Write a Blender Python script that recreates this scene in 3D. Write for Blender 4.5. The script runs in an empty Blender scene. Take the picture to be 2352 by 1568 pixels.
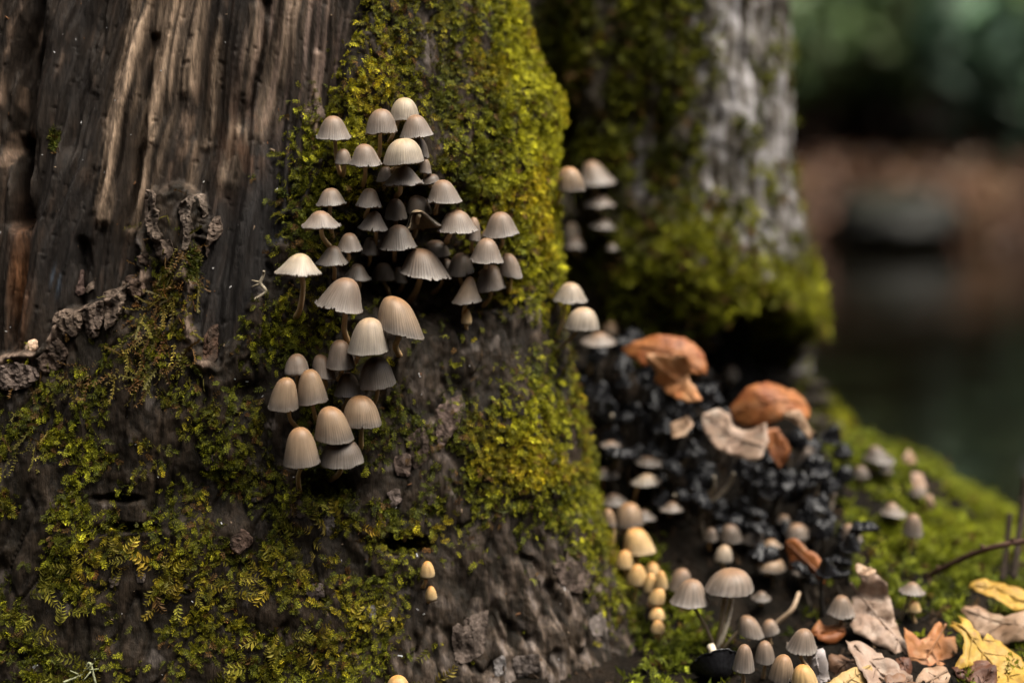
import bpy, math, random
import numpy as np
from mathutils import Vector, Matrix
from mathutils.bvhtree import BVHTree
from mathutils.geometry import delaunay_2d_cdt

random.seed(7)
rng = np.random.default_rng(7)
scene = bpy.context.scene
COL = scene.collection

# ------------------------------------------------------------------ camera, sky, sun, exposure
HC = 0.40                       # camera height over the low ground
PITCH = math.radians(8.0)       # looking slightly down
cam_data = bpy.data.cameras.new("camera")
cam_data.sensor_width = 36.0
cam_data.lens = 60.0
cam_data.clip_start = 0.02
cam_data.clip_end = 500.0
cam_data.dof.use_dof = True
cam_data.dof.focus_distance = 1.015
cam_data.dof.aperture_fstop = 2.1
cam_data.dof.aperture_blades = 0
cam = bpy.data.objects.new("camera", cam_data)
cam.location = (0, 0, HC)
cam.rotation_euler = (math.radians(90) - PITCH, 0, 0)
COL.objects.link(cam)
scene.camera = cam

SUN_EL, SUN_AZ = math.radians(66), math.radians(60)   # azimuth measured from straight behind the camera to its right
world = bpy.data.worlds.new("World")
scene.world = world
world.use_nodes = True
wn = world.node_tree
bg = wn.nodes["Background"]
sky = wn.nodes.new("ShaderNodeTexSky")
sky.sky_type = 'NISHITA'
sky.sun_disc = False
sky.sun_elevation = SUN_EL
sky.sun_rotation = math.pi - SUN_AZ
sky.dust_density = 6.0
sky.air_density = 1.0
hs = wn.nodes.new("ShaderNodeHueSaturation")
hs.inputs["Saturation"].default_value = 0.12
wn.links.new(sky.outputs[0], hs.inputs["Color"])
wn.links.new(hs.outputs[0], bg.inputs[0])
bg.inputs[1].default_value = 0.07

sun_d = bpy.data.lights.new("sun", 'SUN')
sun_d.energy = 1.5
sun_d.angle = math.radians(40)
sun_d.color = (1.0, 0.90, 0.74)
sun = bpy.data.objects.new("sun", sun_d)
sdir = Vector((math.sin(SUN_AZ) * math.cos(SUN_EL), -math.cos(SUN_AZ) * math.cos(SUN_EL), math.sin(SUN_EL)))
sun.rotation_euler = sdir.to_track_quat('Z', 'Y').to_euler()
sun.location = sdir * 5
COL.objects.link(sun)

scene.view_settings.view_transform = 'Standard'
scene.view_settings.look = 'None'
scene.view_settings.exposure = 2.1
scene.view_settings.gamma = 1.0
scene.cycles.use_denoising = True
scene.cycles.max_bounces = 6
scene.cycles.diffuse_bounces = 3
scene.cycles.glossy_bounces = 2
scene.cycles.transmission_bounces = 2
scene.cycles.caustics_reflective = False
scene.cycles.caustics_refractive = False

# ------------------------------------------------------------------ view helpers (authoring coordinates 2352 x 1568)
CP, SP = math.cos(PITCH), math.sin(PITCH)
KPX = 0.6 / 2352
CAMP = np.array([0, 0, HC])
AF, AR, AU = np.array([0, CP, -SP]), np.array([1.0, 0, 0]), np.array([0, SP, CP])

def ray(px, py):
    return AF + AR * ((px - 1176) * KPX) + AU * (-(py - 784) * KPX)

def at(px, py, D):
    return Vector(CAMP + ray(px, py) * D)

def project(P):
    d = P - CAMP
    D = d @ AF
    return 1176 + (d @ AR) / D / KPX, 784 - (d @ AU) / D / KPX, D

def R1(x, y): return (780 + x / 2.7035) * .75385, (260 + y / 2.7035) * .75385
def R2(x, y): return (780 + x / 2.2395) * .75385, (780 + y / 2.2395) * .75385
def R3(x, y): return (1600 + x / 2.24) * .75385, (400 + y / 2.24) * .75385
def R4(x, y): return (1650 + x / 2.24) * .75385, (950 + y / 2.24) * .75385
def R5(x, y): return (1750 + x / 2.489) * .75385, (1450 + y / 2.489) * .75385
def R6(x, y): return (2400 + x / 1.889) * .75385, (1250 + y / 1.889) * .75385
def R7(x, y): return (x / 2.24) * .75385, (450 + y / 2.24) * .75385
def R0(x, y): return x, y
REG = {'A': R1, 'B': R2, 'C': R3, 'D': R4, 'E': R5, 'F': R6, 'G': R7, 'O': R0}

# ------------------------------------------------------------------ numpy noise
def _h(ix, iy, seed):
    n = (ix.astype(np.int64) * 374761393 + iy.astype(np.int64) * 668265263 + seed * 1442695041) & 0xffffffff
    n = ((n ^ (n >> 13)) * 1274126177) & 0xffffffff
    n = n ^ (n >> 16)
    return (n & 0xffff) / 65535.0

def _grad(ix, iy, rx, ry, fx, fy, seed):
    def g_(dx, dy):
        a = _h(ix + dx, iy + dy, seed) * 6.2831853
        return np.cos(a) * (rx - dx) + np.sin(a) * (ry - dy)
    a, b, c, d = g_(0, 0), g_(1, 0), g_(0, 1), g_(1, 1)
    return (a + (b - a) * fx) * (1 - fy) + (c + (d - c) * fx) * fy

def vn(x, y, seed=0):
    x = np.asarray(x, float); y = np.asarray(y, float)
    ix, iy = np.floor(x), np.floor(y)
    fx, fy = x - ix, y - iy
    fx = fx * fx * fx * (fx * (fx * 6 - 15) + 10); fy = fy * fy * fy * (fy * (fy * 6 - 15) + 10)
    return np.clip(.5 + .82 * _grad(ix, iy, x - ix, y - iy, fx, fy, seed), 0, 1)

def fbm(x, y, octv=4, seed=0, gain=0.5):
    s, a, t = 0, 1.0, 0
    for o in range(octv):
        s = s + a * vn(x * 2 ** o + 17.3 * o, y * 2 ** o + 9.1 * o, seed + o * 31)
        t += a; a *= gain
    return s / t

def sstep(a, b, x):
    t = np.clip((x - a) / (b - a), 0, 1)
    return t * t * (3 - 2 * t)

def poly_sd(px, py, poly):
    """signed distance, positive inside"""
    P = np.array(poly, float)
    n = len(P)
    d = np.full(px.shape, 1e9); ins = np.zeros(px.shape, bool)
    for i in range(n):
        a, b = P[i], P[(i + 1) % n]
        e = b - a
        wx, wy = px - a[0], py - a[1]
        t = np.clip((wx * e[0] + wy * e[1]) / (e @ e), 0, 1)
        d = np.minimum(d, (wx - t * e[0]) ** 2 + (wy - t * e[1]) ** 2)
        c = ((a[1] <= py) & (b[1] > py)) | ((b[1] <= py) & (a[1] > py))
        with np.errstate(divide='ignore', invalid='ignore'):
            xi = a[0] + (py - a[1]) * e[0] / (e[1] if e[1] != 0 else 1e-9)
        ins ^= c & (px < xi)
    return np.sqrt(d) * np.where(ins, 1, -1)

def blob(px, py, cx, cy, rx, ry, p=1.0):
    return np.exp(-(((px - cx) / rx) ** 2 + ((py - cy) / ry) ** 2) * p)

def line_d(px, py, x0, y0, x1, y1):
    ex, ey = x1 - x0, y1 - y0
    t = np.clip(((px - x0) * ex + (py - y0) * ey) / (ex * ex + ey * ey), 0, 1)
    return np.hypot(px - x0 - t * ex, py - y0 - t * ey)

def lerp(a, b, t):
    return a + (b - a) * t

def cmix(c, col, w):
    return c + (np.array(col) - c) * w[..., None]

# ------------------------------------------------------------------ object helpers
def tag(o, label=None, cat=None, group=None, kind=None):
    if label: o["label"] = label
    if cat: o["category"] = cat
    if group: o["group"] = group
    if kind: o["kind"] = kind
    return o

def empty(name, loc):
    o = bpy.data.objects.new(name, None)
    o.empty_display_size = 0.01
    o.location = loc
    COL.objects.link(o)
    return o

def mesh_np(name, V, faces, mat, col=None, smooth=True):
    """faces: (n,3) / (n,4) array or a list of such arrays"""
    if not isinstance(faces, list): faces = [faces]
    me = bpy.data.meshes.new(name)
    V = np.ascontiguousarray(V, np.float32)
    me.vertices.add(len(V)); me.vertices.foreach_set("co", V.ravel())
    faces = [np.asarray(f, np.int32) for f in faces if len(f)]
    nl = sum(f.size for f in faces); nf = sum(len(f) for f in faces)
    me.loops.add(nl); me.loops.foreach_set("vertex_index", np.concatenate([f.ravel() for f in faces]))
    tot = np.concatenate([np.full(len(f), f.shape[1], np.int32) for f in faces])
    st = np.concatenate([[0], np.cumsum(tot)[:-1]]).astype(np.int32)
    me.polygons.add(nf); me.polygons.foreach_set("loop_start", st); me.polygons.foreach_set("loop_total", tot)
    me.polygons.foreach_set("use_smooth", np.full(nf, smooth))
    me.update(calc_edges=True)
    if col is not None:
        a = me.attributes.new("Col", 'FLOAT_COLOR', 'POINT')
        c4 = np.ones((len(V), 4), np.float32); c4[:, :3] = np.clip(col, 0, 1)
        a.data.foreach_set("color", c4.ravel())
    me.materials.append(mat)
    return me

def link(name, me, parent=None, loc=(0, 0, 0)):
    o = bpy.data.objects.new(name, me)
    o.location = loc
    COL.objects.link(o)
    if parent is not None: o.parent = parent
    return o

def grid_faces(nr, nc, wrap=False, off=0):
    r, c = np.meshgrid(np.arange(nr - 1), np.arange(nc if wrap else nc - 1), indexing='ij')
    c2 = (c + 1) % nc
    return np.stack([r * nc + c, r * nc + c2, (r + 1) * nc + c2, (r + 1) * nc + c], -1).reshape(-1, 4) + off

def bvh_of(V, F):
    return BVHTree.FromPolygons([tuple(v) for v in V.tolist()], F.tolist(), epsilon=0.0)

# ------------------------------------------------------------------ materials
def new_mat(name):
    m = bpy.data.materials.new(name); m.use_nodes = True
    return m, m.node_tree, m.node_tree.nodes["Principled BSDF"]

def nz(nt, scale, detail=4, rough=0.6, vec=None, dist=0.0):
    n = nt.nodes.new("ShaderNodeTexNoise")
    n.inputs["Scale"].default_value = scale; n.inputs["Detail"].default_value = detail
    n.inputs["Roughness"].default_value = rough; n.inputs["Distortion"].default_value = dist
    if vec is not None: nt.links.new(vec, n.inputs["Vector"])
    return n

def mathn(nt, op, a, b, clamp=False):
    n = nt.nodes.new("ShaderNodeMath"); n.operation = op; n.use_clamp = clamp
    for i, v in enumerate((a, b)):
        if isinstance(v, (int, float)): n.inputs[i].default_value = v
        else: nt.links.new(v, n.inputs[i])
    return n.outputs[0]

def attr_mat(name, rough=0.7, vscale=900, vamt=0.5, bump=0.0, bscale=900, bdist=0.001, stretch=None,
             spec=0.4, translucent=0.0, sss=0.0, rough_var=0.0, detail=5):
    """vertex colour 'Col' times fine procedural variation, with procedural bump"""
    m, nt, p = new_mat(name)
    at_ = nt.nodes.new("ShaderNodeAttribute"); at_.attribute_name = "Col"
    tc = nt.nodes.new("ShaderNodeTexCoord")
    vec = tc.outputs["Object"]
    if stretch:
        mp = nt.nodes.new("ShaderNodeMapping"); mp.inputs["Scale"].default_value = stretch; mp.inputs["Rotation"].default_value = (0, math.radians(-9), 0)
        nt.links.new(vec, mp.inputs["Vector"]); vec = mp.outputs[0]
    n1 = nz(nt, vscale, detail, 0.65, vec)
    f = mathn(nt, 'ADD', mathn(nt, 'MULTIPLY', mathn(nt, 'SUBTRACT', n1.outputs[0], 0.5), vamt * 3.2), 1.0)
    f = mathn(nt, 'MAXIMUM', f, 0.12)
    mx = nt.nodes.new("ShaderNodeVectorMath"); mx.operation = 'SCALE'
    nt.links.new(at_.outputs["Color"], mx.inputs[0]); nt.links.new(f, mx.inputs["Scale"])
    nt.links.new(mx.outputs[0], p.inputs["Base Color"])
    p.inputs["Roughness"].default_value = rough
    p.inputs["Specular IOR Level"].default_value = spec
    if rough_var:
        n3 = nz(nt, vscale * 0.2, 3, 0.6, vec)
        r = mathn(nt, 'ADD', mathn(nt, 'MULTIPLY', mathn(nt, 'SUBTRACT', n3.outputs[0], 0.5), rough_var), rough, True)
        nt.links.new(r, p.inputs["Roughness"])
    if bump:
        n2 = nz(nt, bscale, 5, 0.7, vec)
        b = nt.nodes.new("ShaderNodeBump"); b.inputs["Strength"].default_value = bump; b.inputs["Distance"].default_value = bdist
        nt.links.new(n2.outputs[0], b.inputs["Height"]); nt.links.new(b.outputs[0], p.inputs["Normal"])
    if sss:
        p.inputs["Subsurface Weight"].default_value = sss
        p.inputs["Subsurface Radius"].default_value = (1.0, 0.7, 0.45)
        p.inputs["Subsurface Scale"].default_value = 0.002
    if translucent:
        tr = nt.nodes.new("ShaderNodeBsdfTranslucent"); nt.links.new(mx.outputs[0], tr.inputs[0])
        ms = nt.nodes.new("ShaderNodeMixShader"); ms.inputs[0].default_value = translucent
        out = nt.nodes["Material Output"]
        nt.links.new(p.outputs[0], ms.inputs[1]); nt.links.new(tr.outputs[0], ms.inputs[2]); nt.links.new(ms.outputs[0], out.inputs[0])
    return m

M_STUMP = attr_mat("damp_wood_and_bark", 0.62, 480, 0.95, 0.8, 620, 0.0016, stretch=(1.0, 1.0, 0.16), spec=0.14, rough_var=0.5)
M_FLAKE = attr_mat("bark_flake", 0.8, 520, 0.55, 1.0, 600, 0.002, spec=0.08)
M_TREE = attr_mat("pale_bark", 0.75, 160, 0.5, 1.0, 200, 0.004, stretch=(1.0, 1.0, 0.4), spec=0.12)
M_SOIL = attr_mat("soil", 0.8, 120, 0.5, 1.0, 160, 0.006, spec=0.06)
M_MOSS = attr_mat("moss", 0.55, 700, 0.12, spec=0.15, translucent=0.28)
M_CAP = attr_mat("mushroom_cap", 0.5, 1400, 0.10, 0.25, 2600, 0.0004, spec=0.35, sss=0.12)
M_GILL = attr_mat("mushroom_gills", 0.75, 900, 0.2, spec=0.2)
M_STEM = attr_mat("mushroom_stem", 0.5, 500, 0.16, 0.2, 1500, 0.0004, stretch=(1, 1, .25), spec=0.35, sss=0.15)
M_BLACK = attr_mat("inky_black_cap", 0.2, 700, 0.5, 0.7, 300, 0.0012, spec=0.24, rough_var=0.25)
M_LEAF = attr_mat("dead_leaf", 0.55, 160, 0.35, 0.5, 260, 0.0012, spec=0.4, translucent=0.12)
M_TWIG = attr_mat("twig_bark", 0.7, 400, 0.5, 0.7, 500, 0.001, spec=.12)
M_SHRUB = attr_mat("evergreen_leaf", 0.5, 30, 0.3, spec=0.22, translucent=0.1)
M_STONE = attr_mat("wet_stone", 0.55, 20, 0.5, 0.8, 30, 0.01, spec=0.2)

# ------------------------------------------------------------------ the stump
def sil_x(z):
    zs = np.array([-.42, -.388, -.368, -.266, -.179, -.106, -.005, .068, .20, .4]) + HC
    xs = np.array([.135, .118, .096, .056, .036, .029, .0205, .002, -.012, -.02])
    return np.interp(z, zs, xs)

def stump_base():
    cx, b, n = -0.24, 0.13, 2.3
    zt = np.concatenate([np.linspace(-0.06, 0.02, 8)[:-1], np.linspace(0.02, HC + 0.085, 520), np.linspace(HC + 0.085, HC + 0.42, 40)[1:]])
    th = np.linspace(-math.pi, math.pi, 6001)
    ux = np.sign(np.cos(th)) * np.abs(np.cos(th)) ** (2 / n) * 0.272
    uy = -np.sign(np.sin(th)) * np.abs(np.sin(th)) ** (2 / n) * b
    seg = np.concatenate([[0], np.cumsum(np.hypot(np.diff(ux), np.diff(uy)))])
    vis = (th > 0) & (ux > -0.125) | ((th <= 0) & (th > -0.6))
    wgt = np.where(vis, 1.0, 0.10)
    cum = np.concatenate([[0], np.cumsum(np.hypot(np.diff(ux), np.diff(uy)) * wgt[1:])])
    N = 600
    tsel = np.interp(np.linspace(0, cum[-1], N, endpoint=False), cum, th)
    ssel = np.interp(tsel, th, seg)
    Z, T = np.meshgrid(zt, tsel, indexing='ij')
    S = np.broadcast_to(ssel, Z.shape)
    A = sil_x(Z) - cx
    yf = 1.025 + (Z - HC) * 0.115
    X = cx + A * np.sign(np.cos(T)) * np.abs(np.cos(T)) ** (2 / n)
    Y = yf + b - b * np.sign(np.sin(T)) * np.abs(np.sin(T)) ** (2 / n)
    return np.stack([X, Y, Z], -1), S, Z

def grid_normals(P):
    dv = np.gradient(P, axis=0)
    du = np.empty_like(P)
    du[:, 1:-1] = P[:, 2:] - P[:, :-2]
    du[:, 0] = P[:, 1] - P[:, -1]; du[:, -1] = P[:, 0] - P[:, -2]
    n = np.cross(dv, du)
    return n / (np.linalg.norm(n, axis=-1, keepdims=True) + 1e-12)

WOOD = [(-200, -300), (850, -300), (845, 0), (815, 140), (790, 230), (770, 290), (705, 430), (655, 520), (625, 610), (585, 690), (560, 770), (500, 830), (450, 800),
        (430, 720), (440, 600), (460, 520), (455, 450), (400, 436), (345, 436), (322, 560), (300, 640), (235, 695), (135, 712), (105, 790), (60, 815), (-200, 860)]

def wood_masks(px, py, s, z):
    wx = (fbm(s * 55, z * 55, 4, 3) - .5) * 70
    wy = (fbm(s * 55, z * 55, 4, 8) - .5) * 70
    sd = poly_sd(px + wx, py + wy, WOOD)
    return sstep(-6, 14, sd), sd

P0, S0, Z0 = stump_base()
N0 = grid_normals(P0)
px, py, _ = project(P0.reshape(-1, 3)); px = px.reshape(S0.shape); py = py.reshape(S0.shape)
back = N0[..., 1] > 0.25
Wm, Wsd = wood_masks(px, py, S0, Z0)
Wm = np.where(back, 0, Wm)
# grain coordinates: fibres lean to the right going up
lean = lerp(0.26, 0.10, sstep(150, 700, px)) * sstep(-150, 120, px)
g = (px + lean * (py - 300)) * 0.000255 + (fbm(S0 * 18, Z0 * 9, 3, 40) - .5) * 0.012
big = (fbm(S0 * 9, Z0 * 7, 3, 1) - .5) * 0.014
rid = lambda f, fz, sd: 1 - np.abs(2 * fbm(g * f, Z0 * fz, 3, sd) - 1)
gr1 = fbm(g * 38, Z0 * 5, 3, 11)
gr2 = rid(120, 11, 12)
gr3 = fbm(g * 170, Z0 * 8, 2, 13)
gr4 = fbm(g * 330, Z0 * 16, 1, 14)
wood_d = -0.012 + (gr1 - .5) * 0.020 + (gr2 - .6) * 0.0040 + (gr3 - .5) * 0.0070 + (gr4 - .5) * 0.0035
pit = fbm(S0 * 160, Z0 * 110, 3, 15)
wood_d -= sstep(.66, .80, pit) * 0.0010
STREAKS = [(335, -40, 222, 500, 15, 1.0), (305, -40, 205, 480, 9, .55), (405, -40, 335, 320, 26, .8), (470, -40, 420, 200, 16, .5), (500, 40, 470, 330, 10, .4), (545, 300, 520, 410, 24, .6),
           (365, 180, 300, 520, 24, .55), (680, -20, 640, 170, 24, .35), (735, 120, 722, 300, 8, .45), (640, 100, 600, 300, 20, .3), (590, 20, 555, 200, 18, .35), (445, 330, 400, 560, 14, .25)]
stk = np.zeros_like(px)
wpx = px + (fbm(S0 * 90, Z0 * 25, 3, 50) - .5) * 40
for x0, y0, x1, y1, w, i in STREAKS:
    stk = np.maximum(stk, i * np.exp(-(line_d(wpx, py, x0, y0, x1, y1) / w) ** 2))
wood_d += stk * 0.005
for x0, y0, x1, y1, w, d in [(75, -60, 20, 330, 26, .020), (38, 330, 34, 500, 20, .036), (50, 480, 25, 790, 10, .008), (180, 560, 175, 700, 14, .010), (215, -20, 150, 330, 22, .006), (350, 80, 285, 520, 7, .007), (620, 0, 560, 280, 10, .006), (420, 700, 420, 800, 20, .006)]:
    wood_d -= d * np.exp(-(line_d(wpx, py, x0, y0, x1, y1) / w) ** 2)
# bark: plates, fissures
bk = fbm(S0 * 50, Z0 * 26, 2, 21)
bk2 = fbm(S0 * 170, Z0 * 110, 2, 22)
fis = 1 - np.abs(2 * fbm(S0 * 48 + Z0 * 12, Z0 * 14, 2, 23) - 1)
bk3 = fbm(S0 * 330, Z0 * 260, 2, 24)
rough_z = np.clip(blob(px, py, 1330, 1440, 280, 210) * 1.3 + blob(px, py, 1100, 1540, 220, 90) + blob(px, py, 1000, 960, 80, 120) + blob(px, py, 60, 850, 110, 60), 0, 1)
bark_d = (bk - .5) * 0.008 + (bk2 - .5) * 0.0020 + (bk3 - .5) * .0006 - sstep(.90, .99, fis) * 0.0028
bark_d += rough_z * ((fbm(S0 * 70, Z0 * 20, 2, 25) - .5) * .007 - sstep(.90, .99, 1 - np.abs(2 * fbm(S0 * 55 + Z0 * 14, Z0 * 11, 2, 26) - 1)) * .0035)
# thick torn edge of the bark against the bare wood
edge = np.exp(-((Wsd + 10) / 16) ** 2) * (Wsd < 6)
lowleft = sstep(520, 640, py) * sstep(520, 440, px)
bark_d += edge * 0.004 * (0.4 + lowleft)
# bulging mossy flank on the right
bark_d += 0.006 * blob(px, py, 1170, 420, 80, 260) + 0.008 * blob(px, py, 1235, 260, 40, 60) + 0.006 * blob(px, py, 1180, 1000, 120, 120)
dent = np.zeros_like(px)
for cx_, cy_, rx_, ry_, d_ in [(985, 655, 165, 60, .045), (945, 545, 150, 110, .030), (745, 1125, 60, 40, .020), (935, 1250, 52, 17, .022), (905, 1262, 20, 12, .012), (268, 1146, 45, 9, .012), (292, 1212, 60, 9, .012),
                               (1010, 720, 70, 40, .012), (790, 830, 80, 120, .012), (560, 900, 40, 30, .006), (470, 1140, 120, 60, .004), (0, 1330, 30, 50, .006)]:
    wob = 1 + (fbm(S0 * 80, Z0 * 80, 2, int(cx_)) - .5) * .9
    dent += d_ * np.exp(-((((px - cx_) / rx_) ** 2 + ((py - cy_) / ry_) ** 2) * wob) ** 1.6)
disp = big + lerp(bark_d, wood_d, Wm) - dent
disp = np.where(back, big + (bk - .5) * .018, disp)
PS = P0 + N0 * disp[..., None]

# colours of wood and bark
c = np.zeros(PS.shape)
tone = fbm(g * 190, Z0 * 9, 2, 31)
tone2 = fbm(g * 70, Z0 * 9, 3, 32)
fine = fbm(g * 330, Z0 * 16, 1, 33)
mott = fbm(S0 * 110, Z0 * 60, 3, 36)
wc = np.zeros(PS.shape) + np.array([.021, .0150, .0108])
wc = cmix(wc, (.062, .040, .027), sstep(.52, .72, tone * .6 + mott * .4))
wc = cmix(wc, (.17, .115, .08), sstep(.52, .66, tone2 * .45 + tone * .55) * sstep(.44, .60, mott) * .8 * sstep(480, 300, py))
wc = cmix(wc, (.36, .255, .175), np.clip(stk * sstep(.30, .58, tone * .6 + fine * .4) * 1.25, 0, .95))
redf = blob(px, py, 690, 120, 150, 170) * sstep(.47, .62, tone) * .6
wc = cmix(wc, (.20, .14, .115), redf)
wc = cmix(wc, (.13, .055, .022), np.clip(blob(px, py, 35, 640, 22, 120) * 1.1, 0, 1) * sstep(.3, .55, tone))
wc = cmix(wc, (.10, .05, .028), blob(px, py, 560, 360, 60, 90) * sstep(.42, .6, mott) * .8)
wc = cmix(wc, (.013, .0102, .0085), sstep(.55, .72, fbm(S0 * 30, Z0 * 14, 4, 37)) * .8 * (1 - np.clip(stk * 1.5, 0, 1)))
wc = cmix(wc, (.014, .0125, .012), np.clip(blob(px, py, 520, 650, 150, 210) + blob(px, py, 150, 560, 110, 180) * .7 + blob(px, py, 640, 420, 90, 160) * .7 + blob(px, py, 150, 150, 70, 220) * .5, 0, .85))
wc = cmix(wc, (.10, .13, .17), np.clip(blob(px, py, 650, 570, 14, 28) + blob(px, py, 116, 645, 10, 26), 0, 1) * sstep(.45, .65, fine) * .8)  # two small bluish patches on the wood
bc = np.zeros(PS.shape) + np.array([.0115, .0085, .0054])
bc = cmix(bc, (.028, .0195, .0130), sstep(.42, .62, bk * .6 + bk2 * .4))
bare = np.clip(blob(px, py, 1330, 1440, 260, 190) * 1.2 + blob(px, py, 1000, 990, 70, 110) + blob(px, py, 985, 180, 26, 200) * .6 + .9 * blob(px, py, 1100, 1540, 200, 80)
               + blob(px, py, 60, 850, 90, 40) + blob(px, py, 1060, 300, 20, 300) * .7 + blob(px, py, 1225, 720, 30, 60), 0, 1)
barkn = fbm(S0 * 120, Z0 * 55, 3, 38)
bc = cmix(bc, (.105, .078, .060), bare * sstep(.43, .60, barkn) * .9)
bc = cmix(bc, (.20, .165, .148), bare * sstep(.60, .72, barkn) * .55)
bc = cmix(bc, (.011, .008, .0055), sstep(.52, .62, fbm(S0 * 70, Z0 * 40, 4, 27)) * .7)
bc = cmix(bc, (.17, .12, .09), np.clip(edge * lowleft * 1.2, 0, 1) * sstep(.35, .6, barkn))
bc = cmix(bc, (.12, .10, .088), sstep(.69, .76, fbm(S0 * 60, Z0 * 46, 3, 39)) * .5)
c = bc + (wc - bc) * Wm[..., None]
nr, nc = S0.shape
stump = empty("mossy_stump", (-0.24, 1.12, 0.0))
tag(stump, "huge old stump with bare dark decayed wood above and mossy bark below", "stump")
SB = np.array(stump.location)
F = grid_faces(nr, nc, wrap=True)
capc = np.array([[PS[-1, :, 0].mean(), PS[-1, :, 1].mean(), PS[-1, :, 2].mean() - .02]])
Vs = np.concatenate([PS.reshape(-1, 3), capc])
topf = np.stack([np.arange(nc) + (nr - 1) * nc, (np.arange(nc) + 1) % nc + (nr - 1) * nc, np.full(nc, nr * nc)], -1)
cs = np.concatenate([c.reshape(-1, 3), [[.05, .035, .025]]])
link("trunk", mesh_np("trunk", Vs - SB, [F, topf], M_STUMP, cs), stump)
step = 4
sub = PS[::step, ::step]
bvh_stump = bvh_of(sub.reshape(-1, 3), grid_faces(sub.shape[0], sub.shape[1], wrap=True))

# ------------------------------------------------------------------ the second trunk
def tree_base():
    zt = np.concatenate([np.linspace(-.10, HC + .13, 300), np.linspace(HC + .13, HC + 2.6, 60)[1:]])
    n = 2.2
    th = np.linspace(-math.pi, math.pi, 300, endpoint=False)
    Z, T = np.meshgrid(zt, th, indexing='ij')
    zr = Z - HC
    # right silhouette in x, left hidden behind the stump
    xr = np.interp(zr, [-.5, -.34, -.26, -.225, -.185, -.155, -.11, -.06, .0, .07, .5, 2.6], [.42, .33, .277, .270, .262, .248, .236, .229, .226, .222, .205, .17])
    cxx = 0.07; b = 0.15 + .03 * np.clip(-(zr + .1) / .3, 0, 1)
    A = np.where(np.cos(T) > 0, xr - cxx, np.interp(zr, [-.5, 2.6], [.16, .12]))
    yf = 1.275 + zr * 0.0
    X = cxx + A * np.sign(np.cos(T)) * np.abs(np.cos(T)) ** (2 / n)
    Y = yf + b - b * np.sign(np.sin(T)) * np.abs(np.sin(T)) ** (2 / n)
    S = (T) * .2
    return np.stack([X, Y, Z], -1), S, Z, T

P1, S1, Z1, T1 = tree_base()
N1 = grid_normals(P1)
qx, qy, _ = project(P1.reshape(-1, 3)); qx = qx.reshape(S1.shape); qy = qy.reshape(S1.shape)
back1 = N1[..., 1] > 0.2
d1 = (fbm(S1 * 22, Z1 * 9, 4, 61) - .5) * .022 + (fbm(S1 * 110, Z1 * 50, 4, 62) - .5) * .010
fl = 1 - np.abs(2 * fbm(S1 * 26, Z1 * 5, 3, 63) - 1)
d1 -= sstep(.85, .99, fl) * .006
# mossy swelling low on the trunk, the crevice on its left, the black hollow under the moss
d1 += .030 * blob(qx, qy, 1560, 600, 170, 110) * (~back1) + .018 * blob(qx, qy, 1700, 700, 120, 60) * (~back1) + .014 * blob(qx, qy, 1430, 150, 130, 160) * (~back1)
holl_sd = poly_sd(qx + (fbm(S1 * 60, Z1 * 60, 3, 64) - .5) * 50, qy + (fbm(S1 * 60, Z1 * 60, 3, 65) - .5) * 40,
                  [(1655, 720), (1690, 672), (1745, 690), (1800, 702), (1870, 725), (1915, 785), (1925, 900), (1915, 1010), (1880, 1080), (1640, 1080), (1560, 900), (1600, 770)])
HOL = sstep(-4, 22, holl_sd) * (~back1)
d1 -= HOL * .06
d1 -= .06 * np.exp(-((qx - 1262) / 45) ** 2) * sstep(460, 330, qy) * (~back1)
PT = P1 + N1 * d1[..., None]
tn = fbm(S1 * 120, Z1 * 26, 4, 66)
tc_ = np.zeros(PT.shape) + np.array([.055, .045, .034])
tc_ = cmix(tc_, (.028, .022, .016), sstep(.5, .7, fbm(S1 * 40, Z1 * 12, 3, 67)))
white = (sstep(1560, 1640, qx) * sstep(620, 440, qy) + blob(qx, qy, 1500, 400, 45, 70) + blob(qx, qy, 1745, 570, 22, 60) * 1.2 + blob(qx, qy, 1800, 520, 25, 90))
white = np.clip(white + back1 * .6, 0, 1)
vst = fbm(S1 * 130, Z1 * 16, 3, 68)
blt = fbm(S1 * 90, Z1 * 55, 4, 70)
tc_ = cmix(tc_, (.16, .145, .13), white * sstep(.42, .58, vst * .5 + tn * .5))
tc_ = cmix(tc_, (.36, .34, .345), white * sstep(.50, .60, vst * .45 + blt * .55))
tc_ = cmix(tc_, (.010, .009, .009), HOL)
tree = empty("pale_barked_tree", (.1, 1.4, 0))
tag(tree, "tree trunk with pale streaked bark and mossy foot rising behind the stump", "tree")
TB = np.array(tree.location)
link("trunk", mesh_np("trunk", PT.reshape(-1, 3) - TB, grid_faces(PT.shape[0], PT.shape[1], wrap=True), M_TREE, tc_.reshape(-1, 3)), tree)
bvh_tree = bvh_of(PT[::2, ::2].reshape(-1, 3), grid_faces(PT[::2, ::2].shape[0], PT[::2, ::2].shape[1], wrap=True))

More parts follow.
